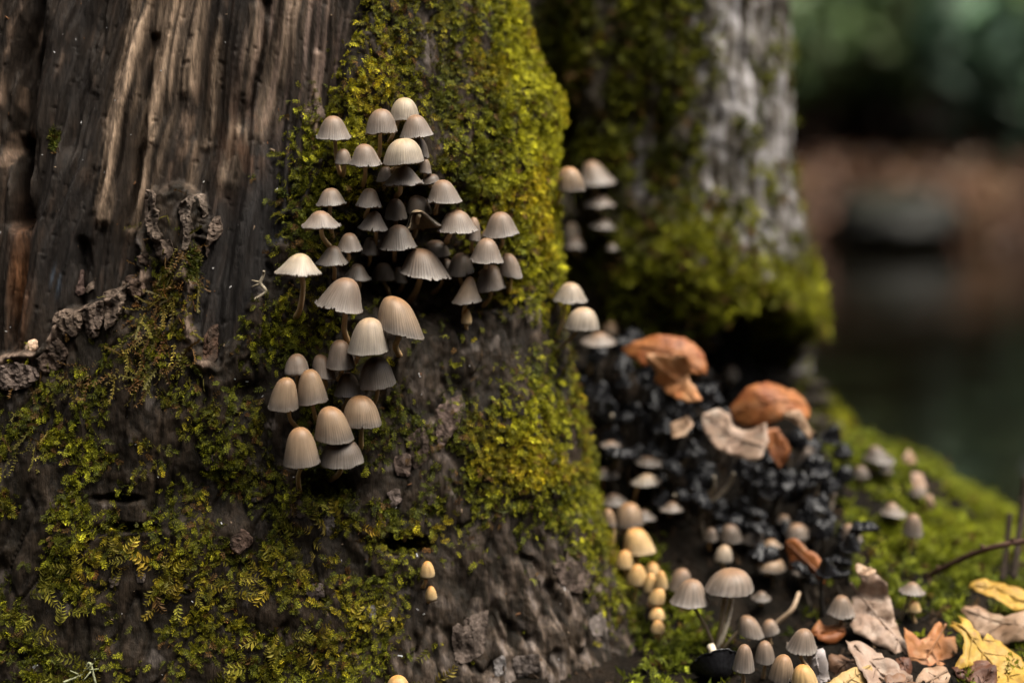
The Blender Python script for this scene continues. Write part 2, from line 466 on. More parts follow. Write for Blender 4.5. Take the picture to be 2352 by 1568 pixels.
# ------------------------------------------------------------------ ground sheet
CTRL = [(1560, 1568, 1.05), (1700, 1575, 1.04), (2000, 1590, 1.03), (2352, 1590, 1.04), (2650, 1590, 1.05),
        (1470, 1430, 1.125), (1600, 1480, 1.095), (1800, 1440, 1.11), (2050, 1440, 1.105), (2352, 1400, 1.125), (2600, 1400, 1.14),
        (1400, 1150, 1.185), (1600, 1260, 1.165), (1800, 1270, 1.17), (2000, 1230, 1.19), (2200, 1260, 1.215), (2352, 1310, 1.22), (2550, 1360, 1.2),
        (1300, 850, 1.225), (1450, 900, 1.22), (1600, 960, 1.23), (1780, 1050, 1.25), (1900, 1060, 1.27), (2000, 1060, 1.30), (2090, 1075, 1.32), (2200, 1150, 1.32), (2300, 1250, 1.31)]
cpts = [np.array(at(x, y, D)) for x, y, D in CTRL]
cpts += [np.array(p) for p in [(.12, 1.5, .12), (.3, 1.48, .10), (.45, 1.45, .03), (.60, 1.40, -.02), (.75, 1.30, .0), (-.1, .9, .015), (.2, .88, .02), (.5, .88, .03), (.8, .9, .03), (.3, 1.65, -.06), (.5, 1.6, -.08), (.0, 1.65, 0.02), (-.1, 1.2, .12), (.06, 1.31, .165), (.13, 1.30, .15), (.2, 1.31, .13)]]
cpts = np.array(cpts)

def rbf_fit(xy, z, lam=3e-6):
    r = np.linalg.norm(xy[:, None] - xy[None], axis=-1)
    K = np.where(r > 0, r * r * np.log(r + 1e-9), 0) + lam * np.eye(len(xy))
    Pm = np.concatenate([np.ones((len(xy), 1)), xy], 1)
    A = np.block([[K, Pm], [Pm.T, np.zeros((3, 3))]])
    return np.linalg.solve(A, np.concatenate([z, np.zeros(3)]))
RW = rbf_fit(cpts[:, :2], cpts[:, 2])

def ground_z(x, y):
    xs, ys = x.ravel(), y.ravel()
    out = np.empty(xs.shape)
    for i in range(0, len(xs), 20000):
        q = np.stack([xs[i:i + 20000], ys[i:i + 20000]], -1)
        r = np.linalg.norm(q[:, None] - cpts[None, :, :2], axis=-1)
        out[i:i + 20000] = (r * r * np.log(r + 1e-9)) @ RW[:len(cpts)] + RW[-3] + q @ RW[-2:]
    rb = np.clip(out.reshape(x.shape), -.12, .45)
    w = sstep(-.30, -.05, x) * sstep(.95, .72, x) * sstep(.80, .92, y) * sstep(1.72, 1.50, y)
    base = .02 + 0 * x
    ch = sstep(1.40, 1.85, y) * sstep(5.75, 5.3, y)
    base = base - .20 * ch
    bank = sstep(5.25, 5.45, y) * .07 + np.clip(y - 5.3, 0, 30) * .09 + np.clip(y - 8, 0, 30) * .55
    base = base + bank + (fbm(x * 1.1, y * 1.1, 3, 71) - .5) * .10 * sstep(1.6, 3, np.abs(y - 1) + np.abs(x))
    base = base + np.clip(-.9 - y, 0, 9) * .95 + np.clip(np.abs(x) - 5, 0, 12) * .45  # unseen slopes behind and beside the view, added to block low sky light
    z = lerp(base, rb, w)
    return z + (fbm(x * 28, y * 28, 4, 72) - .5) * .022 * w + (fbm(x * 6, y * 6, 3, 73) - .5) * .02

gx = np.unique(np.concatenate([np.linspace(-40, -.8, 40), np.linspace(-.8, -.12, 30), np.linspace(-.12, .72, 220), np.linspace(.72, 3, 60), np.linspace(3, 40, 50)]))
gy = np.unique(np.concatenate([np.linspace(-12, .75, 30), np.linspace(.75, .92, 12), np.linspace(.92, 1.6, 200), np.linspace(1.6, 5, 40), np.linspace(5, 7, 60), np.linspace(7, 60, 60)]))
GX, GY = np.meshgrid(gx, gy)
GZ = ground_z(GX, GY)
gn = fbm(GX * 40, GY * 40, 4, 74)
gc = np.zeros(GX.shape + (3,)) + np.array([.007, .0055, .004])
gc = cmix(gc, (.016, .0115, .008), sstep(.45, .65, gn))
far = sstep(5.2, 5.45, GY)
gc = cmix(gc, (.085, .050, .030), far * sstep(.38, .55, fbm(GX * 3, GY * 3, 4, 75)) * sstep(7.5, 6.2, GY))
gc = cmix(gc, (.010, .008, .006), sstep(1.5, 1.7, GY) * sstep(5.3, 5.2, GY))
PG = np.stack([GX, GY, GZ], -1)
ground = link("ground", mesh_np("ground", PG.reshape(-1, 3), grid_faces(len(gy), len(gx)), M_SOIL, gc.reshape(-1, 3)))
tag(ground, kind="structure")
iy0, iy1 = np.searchsorted(gy, .75), np.searchsorted(gy, 2.0)
ix0, ix1 = np.searchsorted(gx, -.5), np.searchsorted(gx, 1.2)
PGs = PG[iy0:iy1, ix0:ix1]
bvh_ground = bvh_of(PGs.reshape(-1, 3), grid_faces(PGs.shape[0], PGs.shape[1]))

# stream
m, nt, p = new_mat("dark_stream_water")
p.inputs["Base Color"].default_value = (.0022, .0018, .0010, 1)
p.inputs["Roughness"].default_value = .07
p.inputs["IOR"].default_value = 1.33
tcn = nt.nodes.new("ShaderNodeTexCoord")
n_ = nz(nt, 7, 3, .5, tcn.outputs["Object"])
b_ = nt.nodes.new("ShaderNodeBump"); b_.inputs["Strength"].default_value = .18; b_.inputs["Distance"].default_value = .03
nt.links.new(n_.outputs[0], b_.inputs["Height"]); nt.links.new(b_.outputs[0], p.inputs["Normal"])
wv = np.array([(-30, 1.2, -.045), (30, 1.2, -.045), (30, 5.7, -.045), (-30, 5.7, -.045)])
water = tag(link("stream", mesh_np("stream", wv, np.array([[0, 1, 2, 3]]), m, smooth=False)), kind="structure")

def hit(px_, py_, which="all"):
    """first surface under an authoring coordinate: (distance along the view axis, point, normal)"""
    d = Vector(ray(px_, py_)); L = d.length; d.normalize()
    best = None
    for k, b in (("stump", bvh_stump), ("tree", bvh_tree), ("ground", bvh_ground)):
        if which != "all" and k not in which: continue
        loc, nrm, idx, dist = b.ray_cast(Vector(CAMP), d)
        if loc is not None and (best is None or dist < best[3]):
            if nrm.dot(d) > 0: nrm = -nrm
            best = (dist / L, loc, nrm, dist)
    return best[:3] if best else None

# ------------------------------------------------------------------ moss (uncountable: one mass per place)
def frond_template(seed, pairs=9, leaf=.26, wide=.30, rise=.35, curl=.5):
    r = random.Random(seed)
    V, Fq, L = [], [], []
    def spine(t):
        return Vector((t, curl * .25 * math.sin(t * 2.2 + seed), rise * math.sin(t * 2.0) - .15 * t * t))
    for i in range(pairs):
        t = (i + .7) / pairs
        for sgn in (-1, 1):
            o = spine(t); ln = leaf * (0.55 + .75 * math.sin(math.pi * min(1, t * .9 + .12))) * r.uniform(.75, 1.25)
            a = r.uniform(.75, 1.15)
            d = Vector((math.cos(a), sgn * math.sin(a), r.uniform(-.1, .55))).normalized()
            sd = d.cross(Vector((r.uniform(-.4, .4), r.uniform(-.4, .4), 1))).normalized() * ln * wide * .5
            k = len(V)
            mid = o + d * ln * .5 + Vector((0, 0, .05 * ln))
            V += [o, mid - sd, o + d * ln + Vector((0, 0, -.12 * ln)), mid + sd]
            Fq.append((k, k + 1, k + 2, k + 3)); L += [r.uniform(.75, 1.3) * (.8 + .4 * t)] * 4
    for i in range(3):                       # stem strips
        a, b_ = spine(i / 3), spine((i + 1) / 3)
        k = len(V); w = Vector((0, .018, 0))
        V += [a - w, a + w, b_ + w, b_ - w]; Fq.append((k, k + 1, k + 2, k + 3)); L += [.55] * 4
    return np.array([tuple(v) for v in V]), np.array(Fq), np.array(L)

def tuft_template(seed, n=11, wide=.20):
    r = random.Random(seed)
    V, Fq, L = [], [], []
    for i in range(n):
        a = r.uniform(0, 6.28); el = r.uniform(.25, 1.4)
        d = Vector((math.cos(a) * math.cos(el), math.sin(a) * math.cos(el), math.sin(el)))
        o = Vector((r.uniform(-.25, .25), r.uniform(-.25, .25), 0)); ln = r.uniform(.5, 1.0)
        sd = d.cross(Vector((r.uniform(-1, 1), r.uniform(-1, 1), .3))).normalized() * ln * wide * .5
        k = len(V); mid = o + d * ln * .55
        V += [o, mid - sd, o + d * ln + Vector((d.x * .12, d.y * .12, -.15 * ln)), mid + sd]
        Fq.append((k, k + 1, k + 2, k + 3)); L += [r.uniform(.7, 1.3)] * 4
    return np.array([tuple(v) for v in V]), np.array(Fq), np.array(L)

def strand_template(seed, n=9):
    """long thin creeping shoot with sparse tiny leaves"""
    r = random.Random(seed)
    V, Fq, L = [], [], []
    pts = []; p_ = Vector((0, 0, 0)); a = r.uniform(-.3, .3)
    for i in range(n):
        pts.append(p_.copy()); a += r.uniform(-.5, .5)
        p_ = p_ + Vector((math.cos(a), math.sin(a), r.uniform(-.25, .35))) / n
    for i in range(n - 1):
        k = len(V); w = Vector((-.02, .02, .012))
        V += [pts[i] - w, pts[i] + w, pts[i + 1] + w, pts[i + 1] - w]; Fq.append((k, k + 1, k + 2, k + 3)); L += [.8] * 4
        for sgn in (-1, 1):
            d = (pts[i + 1] - pts[i]).normalized() * .6 + Vector((r.uniform(-.3, .3), sgn * .7, r.uniform(0, .6)))
            ln = r.uniform(.06, .13); d.normalize()
            sd = d.cross(Vector((0, 0, 1))).normalized() * ln * .18
            k = len(V); o = pts[i]
            V += [o, o + d * ln * .5 - sd, o + d * ln, o + d * ln * .5 + sd]; Fq.append((k, k + 1, k + 2, k + 3)); L += [r.uniform(.8, 1.3)] * 4
    return np.array([tuple(v) for v in V]), np.array(Fq), np.array(L)

FRONDS = [frond_template(s, pairs=r_, wide=w_) for s, r_, w_ in [(1, 6, .36), (2, 7, .30), (3, 6, .40), (4, 8, .28), (5, 6, .34)]]
TUFTS = [tuft_template(s) for s in range(5)]
STRANDS = [strand_template(s) for s in range(5)]

def scatter(Pg, Ng, W, n, seed):
    """n random points over the grid cells, weighted by W"""
    r = np.random.default_rng(seed)
    a = Pg[:-1, :-1]; u = Pg[:-1, 1:] - a; v = Pg[1:, :-1] - a
    area = np.linalg.norm(np.cross(u, v), axis=-1)
    w = (area * W[:-1, :-1]).ravel(); w = w / w.sum()
    idx = r.choice(len(w), n, p=w)
    i, j = np.unravel_index(idx, area.shape)
    f1, f2 = r.random((n, 1)), r.random((n, 1))
    pos = Pg[i, j] + u[i, j] * f1 + v[i, j] * f2
    return pos, Ng[i, j], i, j

def spray(parts, pos, nrm, size, col, temps, seed, out=.5, gravity=0.0, sink=.0006):
    """append copies of the templates; the tip leans along a random tangent, 'out' lifts it off the surface"""
    r = np.random.default_rng(seed)
    n = len(pos)
    tdir = r.normal(size=(n, 3)); tdir[:, 2] -= gravity
    tdir -= (tdir * nrm).sum(1, keepdims=True) * nrm
    tdir /= np.linalg.norm(tdir, axis=1, keepdims=True)
    ax = tdir + nrm * (out * r.uniform(.2, 1.3, (n, 1))); ax /= np.linalg.norm(ax, axis=1, keepdims=True)
    by = np.cross(nrm, ax); by /= np.linalg.norm(by, axis=1, keepdims=True)
    az = np.cross(ax, by)
    which = r.integers(0, len(temps), n)
    for k, (TV, TF, TL) in enumerate(temps):
        s = which == k
        m_ = int(s.sum())
        if not m_: continue
        sc = size[s][:, None, None]
        V = (pos[s] - nrm[s] * sink)[:, None, :] + sc * (TV[None, :, 0:1] * ax[s][:, None] + TV[None, :, 1:2] * by[s][:, None] + TV[None, :, 2:3] * az[s][:, None])
        C = col[s][:, None, :] * TL[None, :, None]
        Fq = TF[None] + (np.arange(m_) * len(TV))[:, None, None]
        parts.append((V.reshape(-1, 3), Fq.reshape(-1, 4), C.reshape(-1, 3)))

def spray_build(name, parts, mat=None):
    off = 0; Vs_, Fs_, Cs_ = [], [], []
    for V, Fq, C in parts:
        Vs_.append(V); Fs_.append(Fq + off); Cs_.append(C); off += len(V)
    return link(name, mesh_np(name, np.concatenate(Vs_), np.concatenate(Fs_), mat or M_MOSS, np.concatenate(Cs_), smooth=False))

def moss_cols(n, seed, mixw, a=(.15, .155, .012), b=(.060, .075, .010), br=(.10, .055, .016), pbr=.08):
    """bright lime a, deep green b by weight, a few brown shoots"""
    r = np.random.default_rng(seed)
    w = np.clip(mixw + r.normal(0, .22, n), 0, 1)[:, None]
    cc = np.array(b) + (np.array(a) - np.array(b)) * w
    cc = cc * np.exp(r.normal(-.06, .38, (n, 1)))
    bm = r.random(n) < pbr
    cc[bm] = np.array(br) * r.uniform(.5, 1.3, (bm.sum(), 1))
    return cc

NS = grid_normals(PS)
nm1 = fbm(S0 * 34, Z0 * 26, 4, 81); nm2 = fbm(S0 * 120, Z0 * 120, 3, 82); nm3 = fbm(S0 * 90, Z0 * 22, 3, 83)
B = lambda *a: blob(px, py, *a)
sil_r = sstep(1000, 1180, px)
cov = np.zeros_like(px)
cov += sstep(800, 900, px) * sstep(760, 640, py) * (.85 + .5 * sil_r) * sstep(.30, .44, nm3 * .6 + nm1 * .4)
cov += 1.3 * B(760, 350, 90, 120) + 1.4 * B(720, 520, 75, 90) + .9 * B(840, 260, 70, 110) + .8 * B(900, 90, 60, 130)
cov += 1.2 * B(690, 740, 90, 75) + .9 * B(610, 790, 60, 60)
cov += (sstep(840, 930, py) * sstep(620, 420, px) * .6 + 1.0 * B(120, 1060, 170, 160) + .5 * B(80, 1330, 200, 200) + .9 * B(60, 1540, 160, 40)) * sstep(.43, .55, nm1)
cov += sstep(880, 960, py) * sstep(380, 560, px) * sstep(1000, 820, px) * .95 * sstep(.38, .50, nm1)
cov += (1.3 * B(1180, 1050, 150, 110) + 1.0 * B(1290, 1180, 70, 140) + .9 * B(1380, 1330, 40, 110) + .8 * B(1250, 900, 60, 130)) * sstep(.34, .46, nm1)
cov += .55 * B(930, 1000, 130, 200) * sstep(.42, .55, nm1) + .7 * B(930, 1180, 140, 60) * sstep(.4, .52, nm1) + .5 * B(980, 1360, 120, 60) * sstep(.45, .55, nm1)
cov += .6 * B(870, 1500, 160, 80) * sstep(.42, .54, nm1) + .35 * B(1200, 1400, 200, 200) * sstep(.55, .63, nm1)
cov += 1.0 * B(385, 660, 38, 90) * sstep(.40, .55, nm1) + .9 * B(350, 800, 70, 60) + .7 * B(255, 800, 25, 40) * sstep(.5, .6, nm1)
cov = np.clip(cov, 0, 1.4) * (1 - .9 * np.clip(bare * 1.3, 0, 1) * sstep(1150, 1250, py)) * (1 - .6 * B(985, 200, 16, 200)) * (1 - .6 * B(1065, 260, 10, 240))
xs_ = np.interp(py, [950, 1000, 1150, 1280, 1500, 1600], [1330, 1340, 1370, 1400, 1500, 1545])
cov = np.maximum(cov, 1.1 * sstep(950, 1050, py) * sstep(lerp(150, 60, sstep(1300, 1500, py)), 20, xs_ - px) * sstep(.30, .46, nm1))
cov *= 1 - .95 * Wm * (1 - np.clip(1.2 * B(740, 420, 100, 200) + B(650, 700, 80, 80) + B(390, 650, 60, 140), 0, 1))
cov *= .10 + .9 * np.exp(-(dent / .014) ** 2)
cov *= .15 + 1.1 * sstep(.38, .56, nm2)
cov = np.where(back & (N0[..., 1] > .75), 0, cov)
cov[Z0 > HC + .16] *= .5

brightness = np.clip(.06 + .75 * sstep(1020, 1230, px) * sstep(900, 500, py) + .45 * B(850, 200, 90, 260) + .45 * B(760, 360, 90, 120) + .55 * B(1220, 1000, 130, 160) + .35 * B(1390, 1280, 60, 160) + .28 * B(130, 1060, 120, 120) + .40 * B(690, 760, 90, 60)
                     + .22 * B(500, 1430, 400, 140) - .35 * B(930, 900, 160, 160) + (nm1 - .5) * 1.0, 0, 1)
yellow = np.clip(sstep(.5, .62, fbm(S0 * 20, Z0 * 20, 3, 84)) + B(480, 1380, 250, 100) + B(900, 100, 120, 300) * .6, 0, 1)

def moss_layer(parts, n, W, size, temps, seed, out, gravity=0, a=None, b=None, pbr=.08, sizefn=None):
    pos, nr_, i, j = scatter(PS, NS, W, n, seed)
    r = np.random.default_rng(seed + 5)
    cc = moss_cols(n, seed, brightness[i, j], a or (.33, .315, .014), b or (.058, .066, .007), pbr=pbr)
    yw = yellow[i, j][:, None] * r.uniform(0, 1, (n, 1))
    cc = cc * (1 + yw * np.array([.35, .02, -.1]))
    spray(parts, pos, nr_, r.uniform(size[0], size[1], n), cc, temps, seed, out, gravity)

parts = []
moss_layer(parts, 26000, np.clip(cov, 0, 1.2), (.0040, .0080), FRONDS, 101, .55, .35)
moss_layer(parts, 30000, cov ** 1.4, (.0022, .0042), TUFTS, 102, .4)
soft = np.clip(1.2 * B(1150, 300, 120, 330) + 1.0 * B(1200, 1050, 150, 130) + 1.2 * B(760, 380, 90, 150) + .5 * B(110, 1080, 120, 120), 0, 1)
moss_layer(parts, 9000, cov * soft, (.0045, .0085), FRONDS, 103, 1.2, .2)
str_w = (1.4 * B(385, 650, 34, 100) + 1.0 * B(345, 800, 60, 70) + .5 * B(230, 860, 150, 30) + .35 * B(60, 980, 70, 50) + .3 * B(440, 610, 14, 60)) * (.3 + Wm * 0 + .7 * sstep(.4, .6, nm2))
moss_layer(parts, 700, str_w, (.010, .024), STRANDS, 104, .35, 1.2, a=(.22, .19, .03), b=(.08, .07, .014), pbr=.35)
frn = sstep(.52, .60, fbm(S0 * 16, Z0 * 30, 3, 86)) * sstep(1150, 1250, py) * sstep(1050, 900, px)
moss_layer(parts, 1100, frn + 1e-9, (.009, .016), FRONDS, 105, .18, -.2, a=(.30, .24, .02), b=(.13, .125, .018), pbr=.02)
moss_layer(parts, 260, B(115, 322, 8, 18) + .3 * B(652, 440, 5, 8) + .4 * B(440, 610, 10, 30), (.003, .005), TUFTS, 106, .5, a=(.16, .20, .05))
ms = spray_build("stump_moss", parts)
tag(ms, "green and yellow moss covering the bark of the big stump", "moss", kind="stuff")

# moss on the second trunk
NT = grid_normals(PT)
C1 = lambda *a: blob(qx, qy, *a)
m1 = fbm(S1 * 30, Z1 * 22, 4, 91)
cov1 = sstep(1640, 1560, qx) * sstep(480, 380, qy) * sstep(.34, .46, m1) * .9 + 1.4 * C1(1530, 600, 150, 120) + 1.3 * C1(1720, 690, 120, 60) + 1.0 * C1(1850, 700, 40, 90) + .8 * C1(1735, 400, 24, 60) * sstep(.45, .55, m1) \
     + .5 * C1(1650, 480, 120, 60) * sstep(.45, .55, m1) + .25 * sstep(1560, 1640, qx) * sstep(.56, .62, m1) + 1.2 * C1(1945, 960, 24, 60) + 1.0 * C1(1880, 1010, 30, 30) + .5 * C1(1936, 860, 10, 60)
cov1 = np.clip(cov1, 0, 1.3) * (1 - np.clip(HOL * 1.2, 0, 1)) * (~back1)
cov1 = np.where((Z1 > HC + .35), 0, cov1)
pos, nr_, i, j = scatter(PT, NT, cov1, 12000, 111)
bw = np.clip(.15 + .55 * C1(1620, 640, 180, 110) + .7 * C1(1830, 720, 90, 120) + .6 * C1(1735, 400, 40, 60) + .7 * C1(1945, 960, 40, 80) + (m1 - .5), 0, 1)[i, j]
cc = moss_cols(len(pos), 111, bw, a=(.24, .24, .014), b=(.045, .050, .007), pbr=.10)
parts = []
spray(parts, pos, nr_, rng.uniform(.007, .014, len(pos)), cc, TUFTS + FRONDS[:2], 112, .6)
tag(spray_build("trunk_moss", parts), "soft green moss on the foot of the pale barked trunk", "moss", kind="stuff")

# moss on the ground mound
gpx, gpy, gD = project(PG.reshape(-1, 3)); gpx = gpx.reshape(GX.shape); gpy = gpy.reshape(GX.shape); gD = gD.reshape(GX.shape)
okg = (gD > .95) & (gD < 1.6) & (GX > -.05) & (GX < .7)
NG = np.cross(np.gradient(PG, axis=1), np.gradient(PG, axis=0)); NG /= np.linalg.norm(NG, axis=-1, keepdims=True) + 1e-12
G1 = lambda *a: blob(gpx, gpy, *a)
m2 = fbm(GX * 30, GY * 30, 3, 92)
covg = (1.3 * G1(2200, 1200, 160, 90) + 1.0 * G1(2150, 1350, 180, 70) + 1.1 * G1(2010, 1225, 60, 40) + 1.0 * G1(2060, 1060, 120, 50) + 1.3 * G1(1570, 1500, 80, 80) + .6 * G1(1480, 1330, 50, 80) + .8 * G1(1950, 1020, 40, 60) + .5 * G1(2352, 1330, 120, 60)
        + .35 * G1(1500, 1400, 60, 100) + (gpx > 2200) * .6) * sstep(.33, .5, m2) * okg
covg[(gD > 1.42)] *= .4
pos, nr_, i, j = scatter(PG, NG, covg + 1e-12, 9000, 121)
cc = moss_cols(len(pos), 121, np.clip(.4 + .5 * G1(2010, 1225, 70, 50) + .4 * G1(2200, 1180, 200, 100) + (m2 - .5), 0, 1)[i, j], a=(.23, .25, .018), b=(.060, .078, .010))
parts = []
spray(parts, pos, nr_, rng.uniform(.006, .012, len(pos)), cc, TUFTS + FRONDS[:2], 122, .8)
tag(spray_build("ground_moss", parts), "bright green moss carpeting the low mound beside the trunks", "moss", kind="stuff")

# ------------------------------------------------------------------ curves and tubes
def catmull(pts, n):
    P_ = np.array([tuple(p_) for p_ in pts], float)
    if len(P_) == 2:
        return P_[0] + (P_[1] - P_[0]) * np.linspace(0, 1, n)[:, None]
    E = np.concatenate([[2 * P_[0] - P_[1]], P_, [2 * P_[-1] - P_[-2]]])
    u = np.linspace(0, len(P_) - 1 - 1e-6, n); k = u.astype(int); f = (u - k)[:, None]
    a, b, c_, d = E[k], E[k + 1], E[k + 2], E[k + 3]
    return .5 * (2 * b + (c_ - a) * f + (2 * a - 5 * b + 4 * c_ - d) * f * f + (3 * b - a - 3 * c_ + d) * f ** 3)

def tube(pts, radii, nseg=8, nlen=14, seed=0, rough=.0, cap_ends=True):
    C = catmull(pts, nlen)
    R_ = np.interp(np.linspace(0, 1, nlen), np.linspace(0, 1, len(radii)), radii)
    T = np.gradient(C, axis=0); T /= np.linalg.norm(T, axis=1, keepdims=True) + 1e-12
    ref = np.array([.31, .85, .12]); ref = ref / np.linalg.norm(ref)
    U = np.cross(T, ref); U /= np.linalg.norm(U, axis=1, keepdims=True) + 1e-9
    W_ = np.cross(T, U)
    a = np.linspace(0, 2 * math.pi, nseg, endpoint=False)
    rr = R_[:, None] * np.ones(nseg)
    if rough: rr = rr * (1 + rough * (vn(np.arange(nlen)[:, None] * .7 + seed, a[None] * 1.3, seed) - .5))
    V = C[:, None] + rr[..., None] * (np.cos(a)[None, :, None] * U[:, None] + np.sin(a)[None, :, None] * W_[:, None])
    V = V.reshape(-1, 3); Fq = grid_faces(nlen, nseg, wrap=True)
    V = np.concatenate([V, [C[0]], [C[-1]]])
    k = np.arange(nseg); k2 = (k + 1) % nseg
    t1 = np.stack([k2, k, np.full(nseg, nlen * nseg)], -1); t2 = np.stack([k + (nlen - 1) * nseg, k2 + (nlen - 1) * nseg, np.full(nseg, nlen * nseg + 1)], -1)
    return V, [Fq, np.concatenate([t1, t2])], np.concatenate([np.repeat(np.linspace(0, 1, nlen), nseg), [0, 1]])

# ------------------------------------------------------------------ mushrooms
PROF = {
    'b': [(0, 1), (.24, .965), (.47, .83), (.65, .59), (.80, .31), (.92, .10), (1, 0)],
    'c': [(0, 1), (.17, .95), (.33, .81), (.50, .58), (.70, .31), (.88, .10), (1, 0)],
    'e': [(0, 1), (.32, .96), (.62, .80), (.85, .55), (.97, .28), (1, .10), (.95, 0)],
    'u': [(0, 1), (.20, .95), (.40, .79), (.58, .53), (.76, .27), (.90, .09), (1, .0)],
    't': [(0, 1), (.28, .965), (.54, .84), (.73, .60), (.86, .33), (.94, .12), (1, 0)],
    'd': [(0, 1), (.33, .95), (.60, .80), (.80, .55), (.91, .28), (.97, .10), (1, 0)],
    'k': [(0, 1), (.35, .93), (.62, .74), (.85, .42), (.95, .18), (.93, .05), (.86, 0)],
}
PAL = {   # apex, middle, rim
    'g': ((.19, .110, .062), (.158, .120, .092), (.188, .164, .146)),
    'p': ((.34, .245, .145), (.30, .245, .180), (.215, .188, .162)),
    't': ((.205, .108, .047), (.205, .142, .090), (.100, .086, .075)),
    'd': ((.105, .064, .040), (.088, .068, .053), (.127, .111, .098)),  # darker caps: part age, part shade of neighbouring caps put into the colour
    'o': ((.42, .20, .055), (.42, .275, .12), (.40, .30, .18)),
    'w': ((.29, .195, .115), (.27, .218, .165), (.20, .178, .155)),
    'k': ((.006, .006, .007), (.008, .008, .009), (.012, .012, .014)),
}

def cap_mesh(Wd, H, prof, pal, seed, shear=0., hi=True, jag=1.0, open_at=None):
    r = np.random.default_rng(seed)
    na, nt_ = (184, 19) if hi else (64, 13)
    nrib = int(r.integers(46, 58)) if hi else int(r.integers(18, 24))
    ph = np.linspace(0, 2 * math.pi, na, endpoint=False)
    t = np.linspace(0, 1, nt_) ** .85
    pr = catmull([(a, b, 0) for a, b in PROF[prof]], 60)
    rt = np.interp(t, np.linspace(0, 1, 60), pr[:, 0]); zt = np.interp(t, np.linspace(0, 1, 60), pr[:, 1])
    R_ = Wd / 2
    lob = sum(r.normal(0, 1) / k ** .7 * np.cos(k * ph + r.uniform(0, 6.28)) for k in range(2, 7)) * .35
    lob2 = sum(r.normal(0, 1) / k ** .5 * np.cos(k * ph + r.uniform(0, 6.28)) for k in range(2, 9)) * .35
    wig = ph + .05 * np.sin(3 * ph + r.uniform(0, 6)) + .03 * np.sin(7 * ph + r.uniform(0, 6))
    rib = np.cos(nrib * wig) * (.6 + .8 * vn(ph * 9, ph * 0 + seed, 3))
    ribz = sstep(.16, .60, t)[:, None] * (1 if prof not in 'e' else .5)
    T2 = t[:, None]
    rad = R_ * rt[:, None] * (1 + .035 * lob[None] * T2 ** 2 + (.0075 if hi else .014) * rib[None] * ribz)
    rad = rad * (1 + .03 * (fbm(ph[None] * 1.2 + seed, T2 * 3, 2, seed) - .5))
    z = H * zt[:, None] + R_ * .06 * lob2[None] * T2 ** 4 * jag
    jg = (vn(ph * nrib / 6.28 * .95, ph * 0 + 5, seed) - .5) + .6 * (vn(ph * nrib / 6.28 * .3, ph * 0 + 9, seed) - .5)
    z = z + H * .075 * jag * jg[None] * sstep(.86, 1.0, T2)
    for _ in range(int(r.integers(3, 8) * jag)):        # little splits in the rim
        a0 = r.uniform(0, 6.28); dw = np.abs((ph - a0 + math.pi) % (2 * math.pi) - math.pi)
        z = z + H * r.uniform(.05, .14) * np.exp(-(dw / .035) ** 2)[None] * sstep(.84, 1, T2)
    X = rad * np.cos(ph)[None] + shear * (z / H); Y = rad * np.sin(ph)[None]
    V = np.stack([X, Y, z * np.ones_like(X)], -1)
    # rim thickness: an inner lip
    lip = V[-1].copy(); lip[:, :2] *= .955; lip[:, 2] += .0004 + H * .01
    lip2 = V[-4].copy(); lip2[:, :2] *= .94; lip2[:, 2] -= .0006
    V = np.concatenate([V, lip[None], lip2[None]])
    a, m_, e = [np.array(x) for x in PAL[pal]]
    tt = np.concatenate([t, [1, .9]])[:, None, None]
    cc = a + (m_ - a) * sstep(.10, .50, tt) + 0 * V
    cc = cc + (e - cc) * sstep(.42, .92, tt) * .92
    st = fbm(ph[None] * 16, np.concatenate([t, [1, 1]])[:, None] * 2.5, 3, seed + 3)
    grv = np.clip(-rib, 0, 1)[None] * np.concatenate([ribz, ribz[-2:]])
    mod = 1 + (st - .5) * .55 - grv * .34
    rim = sstep(.93, .97, tt[..., 0])
    mod = mod * (1 + rim * .35)
    mod = mod * (1 - sstep(.975, 1.0, tt[..., 0]) * .75 * (vn(ph * 14, ph * 0, seed + 8) > .45)[None])
    speck = vn(ph[None] * 30 + seed, np.concatenate([t, [1, 1]])[:, None] * 34, seed + 4)
    mod = np.where(speck > .93, mod * 1.35, mod)
    cc = cc * mod[..., None]
    bl = fbm(ph[None] * 1.5 + 5, np.concatenate([t, [1, 1]])[:, None] * 2, 2, seed + 6)
    cc = cc * (1 + (bl - .5) * .7)[..., None]
    Fq = grid_faces(nt_ + 2, na, wrap=True)
    if open_at is not None:                            # torn cap: the near side is gone
        ring, cl = np.arange(len(Fq)) // na, np.arange(len(Fq)) % na
        dw = np.abs((ph[cl] - open_at + math.pi) % (2 * math.pi) - math.pi) + .25 * (vn(ring * .8, ring * 0. + 3, seed) - .5)
        Fq = Fq[~((ring > nt_ * .20) & (ring <= nt_ + 2) & (dw < 1.02))]
    return V.reshape(-1, 3), Fq, cc.reshape(-1, 3), (rad, z, t, ph, nrib)

